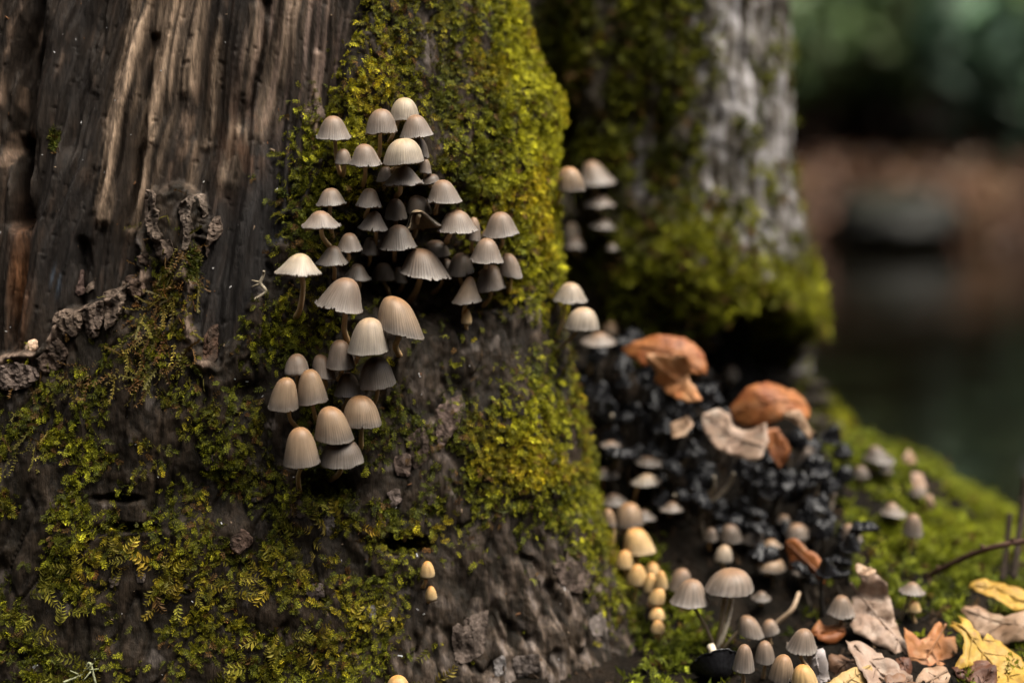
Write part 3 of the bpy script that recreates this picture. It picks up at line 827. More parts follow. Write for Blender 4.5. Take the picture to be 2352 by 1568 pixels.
def gill_mesh(Wd, H, prm, shear, pal, hi, rstem):
    rad, z, t, ph, nrib = prm
    n = 6 if hi else 4
    sel = np.linspace(len(t) - 1, max(2, int(len(t) * .18)), n).astype(int)
    fold = np.abs((ph * nrib * .5 / math.pi) % 1 * 2 - 1)
    V = []
    for k, s_ in enumerate(sel):
        f = k / (n - 1)
        rr = rad[s_] * (.955 - .03 * f); zz = z[s_] + 0 * ph
        zz = zz - (.0012 + H * .10 * math.sin(math.pi * min(1, f * 1.1))) * (.35 + .65 * fold)
        if k == 0: zz = z[s_] + .0006 + 0 * ph
        V.append(np.stack([rr * np.cos(ph) + shear * zz / H, rr * np.sin(ph), zz], -1))
    V.append(np.stack([rstem * .6 * np.cos(ph) + shear * .6, rstem * .6 * np.sin(ph), V[-1][:, 2] * 1.0], -1))
    V = np.array(V)
    base = {'k': (.008, .007, .008), 'd': (.07, .052, .042), 'p': (.42, .33, .23), 'o': (.4, .28, .16)}.get(pal, (.14, .105, .083))
    cc = np.zeros(V.shape) + np.array(base) * (.7 + .6 * fold[None, :, None])
    return V.reshape(-1, 3), grid_faces(len(V), len(ph), wrap=True), cc.reshape(-1, 3)

PLACED = []
DEPTHS = []

def mushroom(reg, ap, L_, R_, prof, pal, rank, stem, label, group=None, hi=True, which="all", fwd=4.0, jag=1.0, D=None, name="mushroom", open_at=None, stemcol=None, rstem=None, cat="mushroom"):
    f = REG[reg]
    ap, L_, R_ = np.array(f(*ap)), np.array(f(*L_)), np.array(f(*R_))
    mid = (L_ + R_) / 2
    wpx = np.linalg.norm(R_ - L_)
    ex2 = (R_ - L_) / wpx; up2 = np.array([ex2[1], -ex2[0]])
    h_px = max((ap - mid) @ up2, wpx * .22)
    sh_px = (ap - mid) @ ex2
    seed = int(abs(ap[0] * 7 + ap[1] * 13)) % 9973
    r = random.Random(seed)
    if not stem:
        stem = [tuple(mid + up2 * -1), (mid[0] + r.uniform(-.12, .12) * wpx, mid[1] + h_px * r.uniform(.35, .5)), (mid[0] + r.uniform(-.25, .25) * wpx, mid[1] + h_px * r.uniform(.7, 1.0))]
    else:
        stem = [f(*q) for q in stem]
    hb = hit(*stem[-1], which)
    hc_ = hit(*(mid * .6 + ap * .4), which)
    ds = hb[0] if hb else 1.1
    dc = hc_[0] if hc_ else ds
    Rm = wpx * KPX / 2
    if D is None:
        D = min(dc - Rm * 1.02 - .003, ds - .005) - .007 * rank
        for _ in range(22):
            cpos = at(*(mid * .6 + ap * .4), D); re = max(wpx, h_px) * KPX * .5 * D
            if all((cpos - q).length > .66 * (re + rq) for q, rq in PLACED): break
            D -= .003
        D = max(D, .925)
    DEPTHS.append(D)
    PLACED.append((at(*(mid * .6 + ap * .4), D), max(wpx, h_px) * KPX * .5 * D))
    sc = KPX * D
    Wd, H, sh = wpx * sc, h_px * sc / math.cos(math.radians(6)), sh_px * sc
    # local frame of the cap: e_x along the rim, e_z up, leaning a little towards the viewer
    tilt = math.atan2(-ex2[1], ex2[0])
    M = Matrix.Rotation(-tilt, 3, 'Y') @ Matrix.Rotation(math.radians(fwd + r.uniform(-3, 5)), 3, 'X') @ Matrix.Rotation(0, 3, 'Z')
    Mn = np.array(M)
    centre = np.array(at(*mid, D))
    # base on the surface
    if hb: basep = np.array(hb[1]) - np.array(hb[2]) * .003
    else: basep = np.array(at(*stem[-1], D + .02))
    root = empty(name, basep)
    tag(root, label, cat, group)
    V, Fq, cc, prm = cap_mesh(Wd, H, prof, pal, seed, sh, hi, jag, open_at)
    spin = 0 if open_at is not None or abs(sh) > .15 * Wd else r.uniform(0, 6.28)
    rot = np.array([[math.cos(spin), -math.sin(spin), 0], [math.sin(spin), math.cos(spin), 0], [0, 0, 1]])
    def place(V_):
        if spin:
            V_ = V_ - np.outer(V_[:, 2] / H * sh, [1, 0, 0]); V_ = V_ @ rot.T; V_ = V_ + np.outer(V_[:, 2] / H * sh, [1, 0, 0])
        return V_ @ Mn.T + centre - basep
    mat = M_BLACK if pal == 'k' else M_CAP
    capo = link("cap", mesh_np("cap", place(V), Fq, mat, cc), root)
    rs = rstem * sc if rstem else min(max(Wd * .052, .0011), .0022) * (1.15 if hi else 1.0)
    gv, gf, gcol = gill_mesh(Wd, H, prm, sh, pal, hi, rs)
    if open_at is not None:
        ph_ = prm[3]; cl = np.arange(len(gf)) % len(ph_)
        gf = gf[np.abs((ph_[cl] - open_at + math.pi) % (2 * math.pi) - math.pi) > 1.05]; gcol = gcol * .55
    link("gills", mesh_np("gills", place(gv), gf, M_GILL, gcol), capo)
    # stem: from inside the cap, out under the rim, to the base
    top = centre + Mn @ np.array([sh * .55, 0, H * .62])
    pts = [top]
    n = len(stem)
    Dq = float(project(basep[None])[2][0])
    for k in range(n - 1):
        w = (k / max(1, n - 1)) ** 1.3
        pts.append(np.array(at(*stem[k], D + (Dq - D) * w)))
    pts.append(basep)
    sv, sf, stt = tube([p_ - basep for p_ in pts], [rs * .85, rs * .95, rs, rs * 1.2], 10 if hi else 7, 18 if hi else 12, seed, .18)
    c0, c1 = stemcol or (((.58, .45, .29), (.50, .32, .16)) if pal != 'k' else ((.03, .026, .024), (.05, .035, .025)))
    if pal == 'd' and not stemcol: c0, c1 = (.46, .35, .22), (.40, .25, .13)
    scol = np.array(c0)[None] + (np.array(c1) - np.array(c0))[None] * stt[:, None] ** 1.5
    scol = scol * (.85 + .3 * vn(stt * 14, np.arange(len(stt)) * .7, seed))[:, None]
    link("stem", mesh_np("stem", sv, sf, M_STEM, scol), root)
    return root

UP = "mushrooms of the upper cluster on the stump"
LOW = "mushrooms of the lower cluster on the stump"
FRONT = [
 ('A', (640, 252), (492, 428), (785, 434), 'b', 'g', 1, [(650, 445), (662, 600), (690, 720), (712, 752)], "smooth grey bell mushroom with a long stem, beside bare wood at the upper cluster's edge", UP),
 ('A', (1030, 195), (900, 402), (1165, 386), 'd', 'g', 1.2, [(1022, 400), (1018, 560), (985, 690)], "tall brown-topped bell mushroom next to the topmost pale dome", UP),
 ('A', (1220, 103), (1096, 290), (1350, 276), 'd', 'p', 0, [(1140, 380), (1110, 440), (1088, 495)], "pale cream dome mushroom at the very top of the cluster", UP),
 ('A', (1310, 243), (1180, 424), (1466, 402), 'b', 'g', 1, [(1285, 430), (1270, 470), (1262, 520)], "dented grey-brown mushroom just below the topmost pale dome", UP),
 ('A', (720, 522), (648, 642), (790, 642), 'd', 'g', 1.6, [(727, 645), (724, 700), (722, 780)], "small grey bell mushroom pressed against a larger cap's side near bare wood", UP),
 ('A', (895, 483), (768, 647), (1042, 652), 'b', 'g', 2, [(900, 655), (897, 760), (890, 880)], "smooth brown bell mushroom on a straight stem beside the bright ribbed cap", UP),
 ('A', (1215, 437), (1045, 645), (1388, 622), 'd', 'p', 2.4, [(1195, 640), (1150, 680), (1110, 730)], "bright cream mushroom with strong ribs and dark ragged rim, upper cluster", UP),
 ('A', (1345, 428), (1280, 580), (1430, 596), 'd', 'd', 0, None, "dim brown dome mushroom close behind the bright ribbed cap", UP),
 ('A', (1395, 600), (1345, 716), (1447, 726), 'd', 'g', .2, None, "small grey mushroom peeping from under the bright ribbed cap", UP),
 ('A', (1070, 665), (988, 790), (1120, 775), 'd', 'd', 0, None, "dim brown mushroom in shade beneath the bright ribbed cap, next to the wide grey umbrella", UP),
 ('A', (1215, 665), (1043, 823), (1388, 806), 'u', 'g', 1.3, [(1190, 825), (1185, 880), (1160, 945)], "wide grey umbrella mushroom directly under the bright ribbed cap", UP),
 ('A', (1440, 733), (1352, 812), (1512, 786), 'd', 'd', 0, None, "dark dome mushroom behind the wide grey umbrella on its mossy side", UP),
 ('A', (1535, 778), (1404, 957), (1702, 953), 'b', 'g', 1.2, [(1500, 960), (1480, 1030), (1465, 1080)], "grey-brown bell mushroom with uneven rim on the mossy side of the cluster", UP),
 ('A', (615, 846), (494, 988), (747, 972), 'b', 'g', 1.2, [(612, 1000), (608, 1100), (645, 1270)], "grey bell mushroom above a wider ragged umbrella cap by the bare wood", UP),
 ('A', (530, 1032), (372, 1157), (707, 1157), 'u', 'g', 2, [(535, 1180), (555, 1260), (622, 1332)], "wide grey umbrella mushroom with ragged rim and curved stem", UP),
 ('A', (940, 847), (816, 987), (1042, 1004), 'b', 'g', 2.2, None, "smooth grey bell mushroom above a streaky umbrella cap, mid cluster", UP),
 ('A', (982, 1032), (834, 1167), (1087, 1186), 'u', 'g', 2.6, [(985, 1190), (988, 1250), (992, 1320)], "streaky grey umbrella mushroom in the middle of the upper cluster", UP),
 ('A', (1150, 930), (1058, 1095), (1247, 1095), 'd', 'd', 1.5, None, "tall dark bell mushroom behind the streaky umbrella cap", UP),
 ('A', (1335, 905), (1236, 1040), (1452, 1055), 'd', 'd', .6, None, "dim tall mushroom between the dark bell and the broken one", UP),
 ('A', (1320, 1026), (1228, 1180), (1548, 1158), 'u', 'p', 2.0, [(1335, 1075), (1322, 1180), (1278, 1270)], "broken mushroom with its near side torn away showing the pale stem", UP),
 ('A', (1650, 1027), (1488, 1204), (1832, 1196), 'b', 'g', 1.6, [(1600, 1225), (1580, 1260), (1545, 1300)], "broad brown-tipped mushroom beside the torn one", UP),
 ('A', (1800, 1084), (1720, 1258), (1852, 1282), 'd', 'g', .6, None, "narrow grey mushroom half hidden behind the broad brown-tipped cap", UP),
 ('A', (2010, 1041), (1866, 1236), (2173, 1217), 'b', 'g', .3, None, "soft grey mushroom with a creased top, outermost on the mossy flank", UP),
 ('A', (1900, 1184), (1848, 1280), (1952, 1270), 'd', 't', .2, None, "small tan mushroom squeezed behind larger caps on the mossy flank", UP),
 ('A', (1905, 1257), (1754, 1438), (2040, 1454), 'b', 'g', 1.2, None, "grey-brown bell mushroom leaning over on the mossy flank", UP),
 ('A', (2080, 1378), (2008, 1552), (2198, 1580), 'd', 'g', .5, None, "tall grey mushroom lowest on the mossy flank's edge", UP),
 ('A', (770, 1214), (654, 1362), (882, 1357), 'b', 'g', 2, [(760, 1368), (764, 1420), (775, 1480)], "dark grey bell mushroom with wet beads on its rim", UP),
 ('A', (938, 1250), (864, 1387), (1016, 1392), 'b', 'd', 1.5, [(935, 1392), (938, 1440), (943, 1500)], "small dark bell mushroom between two larger bells", UP),
 ('A', (1170, 1148), (1014, 1352), (1333, 1332), 'b', 'd', 2.2, [(1145, 1345), (1142, 1410), (1130, 1480)], "large dark ribbed bell mushroom speckled with wet grains", UP),
 ('A', (1480, 1275), (1372, 1385), (1602, 1395), 'd', 'd', .3, None, "dim brown mushroom in the dark gap below the broken one", UP),
 ('A', (640, 1318), (484, 1468), (765, 1462), 'u', 'd', 1, [(640, 1470), (648, 1530), (665, 1600)], "dark ragged umbrella mushroom shaded under the beaded bell", UP),
 ('A', (370, 1384), (148, 1538), (545, 1552), 'u', 'p', 2, [(375, 1560), (388, 1660), (365, 1830), (318, 1925)], "pale ribbed umbrella mushroom standing apart on a long stem near bare wood", UP),
 ('A', (1370, 1343), (1178, 1540), (1612, 1592), 'b', 'g', 2.6, [(1360, 1570), (1320, 1690), (1245, 1780)], "largest brown-grey bell mushroom at the foot of the upper cluster", UP),
 ('A', (1690, 1375), (1572, 1560), (1795, 1542), 'd', 'd', .6, None, "dim tall mushroom in shade between the largest bell and the mossy flank", UP),
 ('B', (1290, 15), (1245, 150), (1387, 146), 'd', 'd', .9, [(1270, 175), (1240, 225), (1190, 245)], "dim mushroom with a hooked stem close behind the largest bell", UP),
 ('B', (700, 50), (588, 134), (787, 162), 'u', 'd', 1, [(700, 165), (706, 200), (700, 240)], "dark flat mushroom in the shade beside the two hooked stems", UP),
 ('B', (868, 42), (788, 160), (948, 160), 'd', 'd', 1.2, [(872, 168), (890, 215), (925, 255)], "dark ribbed mushroom with a hooked stem at the cluster's underside", UP),
 ('B', (975, 70), (925, 170), (1030, 182), 'd', 'd', .3, [(1000, 182), (992, 220), (955, 245)], "dim small mushroom hidden behind the largest bell's near rim", UP),
 ('B', (1600, 58), (1498, 236), (1707, 212), 'd', 'g', 1, None, "grey-brown bell mushroom low on the cluster's mossy side", UP),
 ('B', (1462, 133), (1330, 318), (1543, 302), 'c', 't', .9, None, "tan cone mushroom hanging lowest on the mossy side", UP),
 ('B', (1440, 358), (1400, 452), (1472, 458), 'e', 'o', 0, [(1437, 462), (1434, 480), (1432, 500)], "single tiny orange button mushroom in dark moss under the cone cap", None),
 ('B', (632, 148), (400, 322), (730, 384), 'b', 'g', 1.5, [(608, 395), (602, 500), (630, 600)], "lopsided grey mushroom with a wing-like rim, top of the lower cluster", LOW),
 ('B', (960, 277), (822, 468), (1150, 568), 't', 't', 2.2, None, "big golden-tan mushroom tilting sideways beside the pale ribbed bell", LOW),
 ('B', (778, 417), (620, 655), (908, 648), 't', 'w', 2.6, [(705, 668), (690, 700), (655, 745)], "big pale ribbed bell mushroom in the lower cluster", LOW),
 ('B', (575, 564), (480, 753), (678, 755), 't', 'g', 2, [(592, 760), (580, 800), (565, 850)], "narrow brown bell mushroom leaning under the pale ribbed bell", LOW),
 ('B', (280, 664), (194, 806), (362, 800), 'e', 'g', 1, None, "round egg-shaped brown-grey mushroom with a tiny black fleck", LOW),
 ('B', (450, 668), (383, 800), (548, 842), 'd', 'g', 1, None, "shaded brown mushroom wedged behind the tall tan bell", LOW),
 ('B', (368, 767), (275, 1008), (495, 985), 't', 't', 2, [(388, 1015), (398, 1070), (410, 1140)], "tall tan bell mushroom before the wedged brown one in the lower cluster", LOW),
 ('B', (215, 819), (77, 1030), (292, 1038), 't', 't', 1.6, [(222, 1050), (238, 1120), (295, 1180)], "tan ribbed bell mushroom with curved stem, outermost of the lower cluster", LOW),
 ('B', (815, 680), (704, 893), (957, 862), 'd', 'd', 1, None, "dark ribbed mushroom shaded beneath the big pale bell", LOW),
 ('B', (630, 790), (528, 938), (732, 945), 'b', 'd', .5, None, "small dark mushroom in deep shade between lower caps", LOW),
 ('B', (715, 945), (585, 1140), (858, 1150), 'd', 't', 1.2, None, "broad tan ribbed mushroom tucked behind the tan-tipped bell", LOW),
 ('B', (513, 1018), (398, 1232), (672, 1250), 't', 't', 2.3, None, "tan-tipped bell mushroom with frosted wavy rim in the lower cluster", LOW),
 ('B', (305, 1158), (184, 1418), (441, 1408), 't', 't', 2.3, None, "plump tan bell mushroom at the bottom of the lower cluster", LOW),
 ('B', (585, 1235), (430, 1408), (737, 1400), 'd', 'd', 1.2, None, "dark ribbed mushroom spread beneath the tan-tipped bell, lowest of all", LOW),
]
for row in FRONT:
    reg, ap, L_, R_, prof, pal, rank, stem, label, group = row
    mushroom(reg, ap, L_, R_, prof, pal, rank, stem, label, group, which=("stump",), jag=.6 if pal in 'to' or prof in 'et' else 1.0,
             open_at=-1.75 if label.startswith("broken") else None,
             fwd=-6 if label.startswith("broken") else 4, stemcol=((.72, .60, .42), (.55, .40, .24)) if label.startswith("broken") else None)

# buttons on the bark
BT = "orange button mushrooms on the dark bark"
mushroom('O', (982, 1286), (965, 1322), (999, 1322), 'e', 'o', 0, [(978, 1330), (974, 1342), (972, 1352)], "upper tiny tan button mushroom standing on dark bark below the slit hole", BT, which=("stump",), jag=.3)
mushroom('O', (990, 1343), (977, 1374), (1004, 1374), 'e', 'o', 0, [(988, 1376), (986, 1378), (984, 1384)], "tiny orange button mushroom hanging just under its tan twin", BT, which=("stump",), jag=.3)
mushroom('O', (914, 1548), (884, 1592), (945, 1592), 'd', 'o', .5, None, "tan mushroom top rising alone at the stump's mossy foot", None, which=("stump",), jag=.3)

# ------------------------------------------------------------------ mushrooms between and beside the trunks
RT = "pale mushrooms at the foot of the far trunk"
CH = "tan button mushrooms in a chain along the stump's mossy edge"
GR = "grey mushrooms growing among the dead leaves"
SIDE = [
 ('C', (300, 240), (205, 400), (412, 405), 'd', 't', 0, [(235, 440), (215, 500), (198, 560)], "tan dome mushroom in the crevice between stump and far trunk", RT),
 ('C', (450, 203), (345, 360), (622, 345), 'u', 'g', 0, None, "wide grey umbrella mushroom behind the tan dome in the crevice", RT),
 ('C', (510, 432), (398, 500), (614, 505), 'u', 'g', .5, None, "flat grey mushroom beneath the umbrella cap in the crevice", RT),
 ('C', (540, 598), (425, 645), (624, 668), 'u', 'd', .5, None, "flat dark mushroom lowest on the far trunk's mossy foot", RT),
 ('C', (325, 620), (268, 735), (387, 740), 'd', 'w', .6, None, "small pale-topped mushroom above a frilled grey cap in the crevice", RT),
 ('C', (350, 715), (268, 790), (417, 800), 'u', 'g', .2, None, "frilled grey cap mushroom under the small pale-topped one", RT),
 ('C', (590, 765), (540, 806), (642, 806), 'u', 'd', .2, None, "tiny brown cap mushroom in dark moss at the far trunk", RT),
 ('C', (312, 1030), (190, 1148), (427, 1158), 'b', 'w', .5, [(272, 1175), (255, 1300), (222, 1430)], "pale bell mushroom leaning out from the stump's mossy edge", RT),
 ('C', (400, 1198), (264, 1340), (508, 1350), 'd', 'w', 1, [(345, 1370), (290, 1430), (222, 1510)], "pale dome mushroom on a slanting stem above the black tangle", RT),
 ('C', (582, 1294), (530, 1385), (627, 1385), 'e', 't', .3, None, "small tan knob mushroom just above a flat grey cap", RT),
 ('C', (510, 1372), (383, 1440), (622, 1440), 'u', 'g', .8, [(490, 1475), (465, 1560), (430, 1660)], "flat grey mushroom under the small tan knob, atop the black tangle", RT),
 ('C', (1258, 1284), (1198, 1372), (1315, 1366), 'e', 't', 0, None, "pinkish knob mushroom at the edge of the black hollow", RT),
 ('C', (1258, 1352), (1166, 1425), (1345, 1430), 'u', 'd', .4, None, "grey cap mushroom just beneath the pinkish knob", RT),
 ('D', (1080, 368), (1010, 440), (1165, 430), 'd', 'g', .3, None, "grey-brown mushroom just behind the glossy orange arched leaf", "small grey mushrooms round the orange leaves"),
 ('D', (1285, 370), (1225, 440), (1345, 445), 'd', 'd', .3, None, "dim grey mushroom between the two orange leaves", "small grey mushrooms round the orange leaves"),
 ('D', (1190, 430), (1130, 500), (1240, 510), 'd', 'd', .3, None, "small dark mushroom between the orange leaves, lowest of three", "small grey mushrooms round the orange leaves"),
 ('D', (720, 1100), (605, 1172), (822, 1158), 'u', 'w', .8, [(655, 1200), (640, 1250), (625, 1300)], "pale frosted flat mushroom standing out of the black tangle", "flat grey mushrooms round the black tangle"),
 ('D', (440, 1062), (345, 1105), (535, 1118), 'u', 'd', .6, [(420, 1130), (418, 1190), (410, 1240)], "dark flat mushroom near the stump's moss, above the pleated bell", "flat grey mushrooms round the black tangle"),
 ('D', (475, 878), (398, 912), (545, 912), 'u', 'g', .6, [(525, 920), (520, 1000), (515, 1070)], "flat tan-grey mushroom on a thin amber stem in the black tangle", "flat grey mushrooms round the black tangle"),
 ('D', (720, 985), (640, 1025), (850, 1035), 'u', 'd', .6, None, "dark flat mushroom beside the tan-grey flat one in the tangle", "flat grey mushrooms round the black tangle"),
 ('D', (900, 1290), (800, 1345), (972, 1345), 'u', 'g', .8, None, "grey flat mushroom near the arched pale stem", "flat grey mushrooms round the black tangle"),
 ('D', (700, 1345), (620, 1400), (785, 1408), 'u', 'd', .8, None, "dark flat mushroom between the pleated bell and the arched stem", "flat grey mushrooms round the black tangle"),
 ('D', (490, 1235), (398, 1298), (605, 1300), 'u', 'd', .5, None, "dark flat mushroom just above the pleated bell", "flat grey mushrooms round the black tangle"),
 ('E', (410, 194), (298, 372), (530, 355), 'd', 't', 1.2, [(395, 375), (390, 460), (385, 560)], "brown pleated bell mushroom heading the chain of tan buttons", CH),
 ('E', (262, 240), (206, 345), (318, 380), 'd', 't', .4, [(298, 385), (298, 470), (302, 560)], "tan mushroom half hidden by the brown pleated bell", CH),
 ('E', (462, 388), (368, 570), (620, 566), 't', 'o', 1, None, "golden bell mushroom with frilled rim under the brown pleated one", CH),
 ('E', (385, 555), (312, 690), (447, 690), 'e', 'o', .6, None, "yellow egg-shaped button mushroom with pinched base, beside the golden bell", CH),
 ('E', (478, 658), (398, 812), (548, 812), 'e', 'o', 1, None, "plump yellow button mushroom leading a tight bunch", CH),
 ('E', (590, 648), (530, 740), (652, 740), 'e', 'o', .2, None, "yellow button mushroom at the back of the tight bunch", CH),
 ('E', (578, 728), (523, 872), (632, 872), 'e', 'o', 1.4, None, "upright cream button mushroom in the tight bunch's middle", CH),
 ('E', (655, 708), (608, 850), (708, 848), 'e', 'o', .9, None, "yellow button mushroom beside the upright cream one", CH),
 ('E', (648, 838), (555, 950), (680, 960), 'e', 'o', 1.4, None, "slanting cream button mushroom under the tight bunch", CH),
 ('E', (630, 993), (563, 1078), (687, 1078), 'e', 'o', 1, None, "upper of two stacked yellow button mushrooms", CH),
 ('E', (632, 1085), (578, 1180), (688, 1176), 'e', 'o', 1.3, None, "lower of two stacked yellow button mushrooms, last in the chain", CH),
 ('E', (815, 690), (712, 850), (890, 840), 'd', 'g', .2, None, "brown-grey mushroom behind the darker bell with a bent stem", GR),
 ('E', (890, 775), (720, 958), (1027, 960), 'b', 'g', 1, [(915, 1000), (985, 1120), (1040, 1240), (1048, 1300)], "brown-grey bell mushroom with a bent pale stem", GR),
 ('E', (1195, 698), (986, 862), (1358, 858), 'd', 'g', 1, [(1140, 915), (1112, 1130), (1065, 1310)], "broad frilled mushroom on two long pale stems", GR),
 ('E', (1310, 1048), (1240, 1180), (1442, 1215), 'd', 'g', .8, [(1240, 1180), (1160, 1270), (1070, 1330)], "grey mushroom leaning on a slanting pale stem among leaves", GR),
 ('E', (1470, 1080), (1415, 1205), (1556, 1170), 'd', 'g', .2, None, "frosted grey mushroom behind the leaning one", GR),
 ('E', (1285, 1258), (1198, 1465), (1367, 1468), 't', 'g', 1, [(1280, 1490), (1284, 1540), (1280, 1590)], "tall tan-grey bell mushroom close to the upturned black cap", GR),
 ('E', (1440, 1238), (1368, 1405), (1525, 1405), 'd', 'g', .6, None, "grey bell mushroom next to the tall tan-grey one", GR),
 ('E', (1740, 1144), (1602, 1305), (1845, 1310), 'b', 'g', .8, None, "grey cone mushroom above a lilac dead leaf", GR),
 ('E', (1580, 1338), (1470, 1535), (1665, 1530), 'd', 't', 1, None, "tan bell mushroom at the lower edge of the leaf litter", GR),
 ('E', (1730, 1418), (1645, 1590), (1860, 1600), 'd', 'o', 1.2, None, "golden bell mushroom beside the lilac dead leaf", GR),
 ('E', (1180, 358), (1098, 475), (1275, 485), 'd', 'd', .6, None, "twin dim grey mushroom in the middle of the black tangle", "twin mushrooms"),
 ('E', (1365, 390), (1258, 490), (1455, 492), 'd', 'd', .6, None, "twin dim grey mushroom in the middle of the black tangle", "twin mushrooms"),
 ('E', (1040, 388), (985, 480), (1092, 485), 'd', 'd', .3, None, "smaller dim mushroom beside the grey twins in the tangle", "small mushrooms among the black caps"),
 ('E', (1490, 474), (1408, 530), (1582, 534), 'u', 't', .8, None, "brown-centred flat mushroom next to the upright rust leaf", "small mushrooms among the black caps"),
 ('E', (1500, 615), (1376, 695), (1604, 698), 'd', 't', .9, None, "rust-topped mushroom with pale frosted sides under the brown-centred one", "small mushrooms among the black caps"),
 ('E', (1140, 518), (1060, 640), (1197, 645), 'e', 'w', .6, None, "white frosted egg-shaped mushroom half blackened, in the tangle", "small mushrooms among the black caps"),
 ('E', (1740, 678), (1646, 735), (1832, 735), 'u', 'd', 1, None, "grey cap mushroom in front of the upright rust leaf", "small mushrooms among the black caps"),
 ('E', (1700, 358), (1600, 440), (1797, 446), 'd', 'g', .6, None, "grey-brown mushroom above the upright rust leaf", "small mushrooms among the black caps"),
 ('E', (1590, 288), (1528, 345), (1642, 350), 'd', 'g', .4, None, "small pale mushroom behind the one above the rust leaf", "small mushrooms among the black caps"),
 ('E', (1420, 870), (1338, 925), (1494, 928), 'u', 'd', .6, None, "bluish grey flat mushroom beside the broad frilled one", "small mushrooms among the black caps"),
 ('F', (110, 200), (38, 296), (172, 298), 'd', 'd', .3, None, "dim mushroom against the moss at the black hollow's foot", "faded mushrooms on the mossy mound"),
 ('F', (500, 200), (428, 278), (620, 292), 'u', 'd', .3, None, "flat dim mushroom on the mound's crest below the tan leaf curl", "faded mushrooms on the mossy mound"),
 ('F', (420, 318), (368, 376), (472, 378), 'd', 'd', .3, None, "small dark mushroom beside the flat one on the mound's crest", "faded mushrooms on the mossy mound"),
 ('F', (560, 290), (520, 352), (606, 356), 'd', 'd', .3, None, "small dark mushroom just under the flat one on the crest", "faded mushrooms on the mossy mound"),
 ('F', (600, 528), (534, 588), (684, 604), 'u', 'g', .3, None, "flat grey mushroom on the mound's moss above a taller one", "faded mushrooms on the mossy mound"),
 ('F', (720, 588), (658, 706), (776, 716), 'd', 'g', .4, None, "upright grey mushroom on the mound's moss under the flat grey one", "faded mushrooms on the mossy mound"),
 ('F', (750, 420), (696, 482), (804, 486), 'd', 'g', .4, None, "grey mushroom directly under the pinkish leaf curl", "faded mushrooms on the mossy mound"),
 ('F', (352, 648), (308, 748), (432, 748), 'd', 'g', .6, [(345, 752), (340, 800), (338, 850)], "grey bell mushroom before a bright moss cushion on the mound", GR),
 ('F', (55, 648), (-10, 724), (132, 724), 'd', 'g', .5, None, "grey mushroom at the mound's foot beside the black caps", "faded mushrooms on the mossy mound"),
 ('F', (310, 1058), (224, 1166), (391, 1172), 'b', 'g', .8, None, "grey bell mushroom against the crumpled standing leaf", GR),
 ('F', (720, 985), (638, 1040), (792, 1050), 'u', 'g', .4, [(700, 1060), (672, 1140), (640, 1200)], "flat brown-grey mushroom on a slanting stem at the twig's lower end", GR),
 ('F', (725, 1085), (688, 1150), (767, 1155), 'e', 'o', .4, None, "yellow button mushroom beneath the flat cap at the twig's end", GR),
]
for row in SIDE:
    reg, ap, L_, R_, prof, pal, rank, stem, label, group = row
    mushroom(reg, ap, L_, R_, prof, pal, rank, stem, label, group, hi=False, jag=.4 if pal == 'o' else 1.0, stemcol=((.28, .225, .16), (.24, .18, .12)) if 'stem' in label else None)
# ------------------------------------------------------------------ blackened mushrooms (dissolving caps)
BLK = []
for v in range(7):
    r = random.Random(900 + v)
    Hs = r.uniform(.016, .034)
    lean = Vector((r.uniform(-.5, .5), r.uniform(-.6, .1), 1)).normalized()
    topv = lean * Hs
    Wd, Hh = r.uniform(.010, .017), r.uniform(.0045, .0085)
    V, Fq, cc, prm = cap_mesh(Wd, Hh, 'k' if v % 2 else 'u', 'k', 500 + v, hi=False, jag=2.6)
    tw = np.array(Matrix.Rotation(r.uniform(-.5, .5), 3, 'X') @ Matrix.Rotation(r.uniform(-.5, .5), 3, 'Y'))
    V = V * (1 + .45 * (vn(V[:, 0] * 300 + v, V[:, 1] * 300, v) - .5))[:, None]
    V = V @ tw.T + np.array(topv) - np.array([0, 0, Hh * .5])
    gv, gf, gcol = gill_mesh(Wd, Hh, prm, 0, 'k', False, .001)
    gv = gv @ tw.T + np.array(topv) - np.array([0, 0, Hh * .5])
    mid = lean * Hs * .5 + Vector((r.uniform(-.004, .004), r.uniform(-.004, .004), 0))
    sv, sf, stt = tube([topv, mid, Vector((0, 0, -.004))], [.0009, .0010, .0013], 6, 9, v, .3)
    sc_ = np.array([(.028, .026, .026), (.10, .075, .05), (.025, .022, .02), (.16, .13, .10), (.02, .02, .022), (.05, .04, .03), (.022, .02, .02)][v])
    scol = np.tile(sc_, (len(sv), 1)) * (.7 + .6 * vn(stt * 9, stt * 0, v))[:, None]
    BLK.append((mesh_np("cap", V, Fq, M_BLACK, cc), mesh_np("gills", gv, gf, M_BLACK, gcol), mesh_np("stem", sv, sf, M_STEM, scol)))

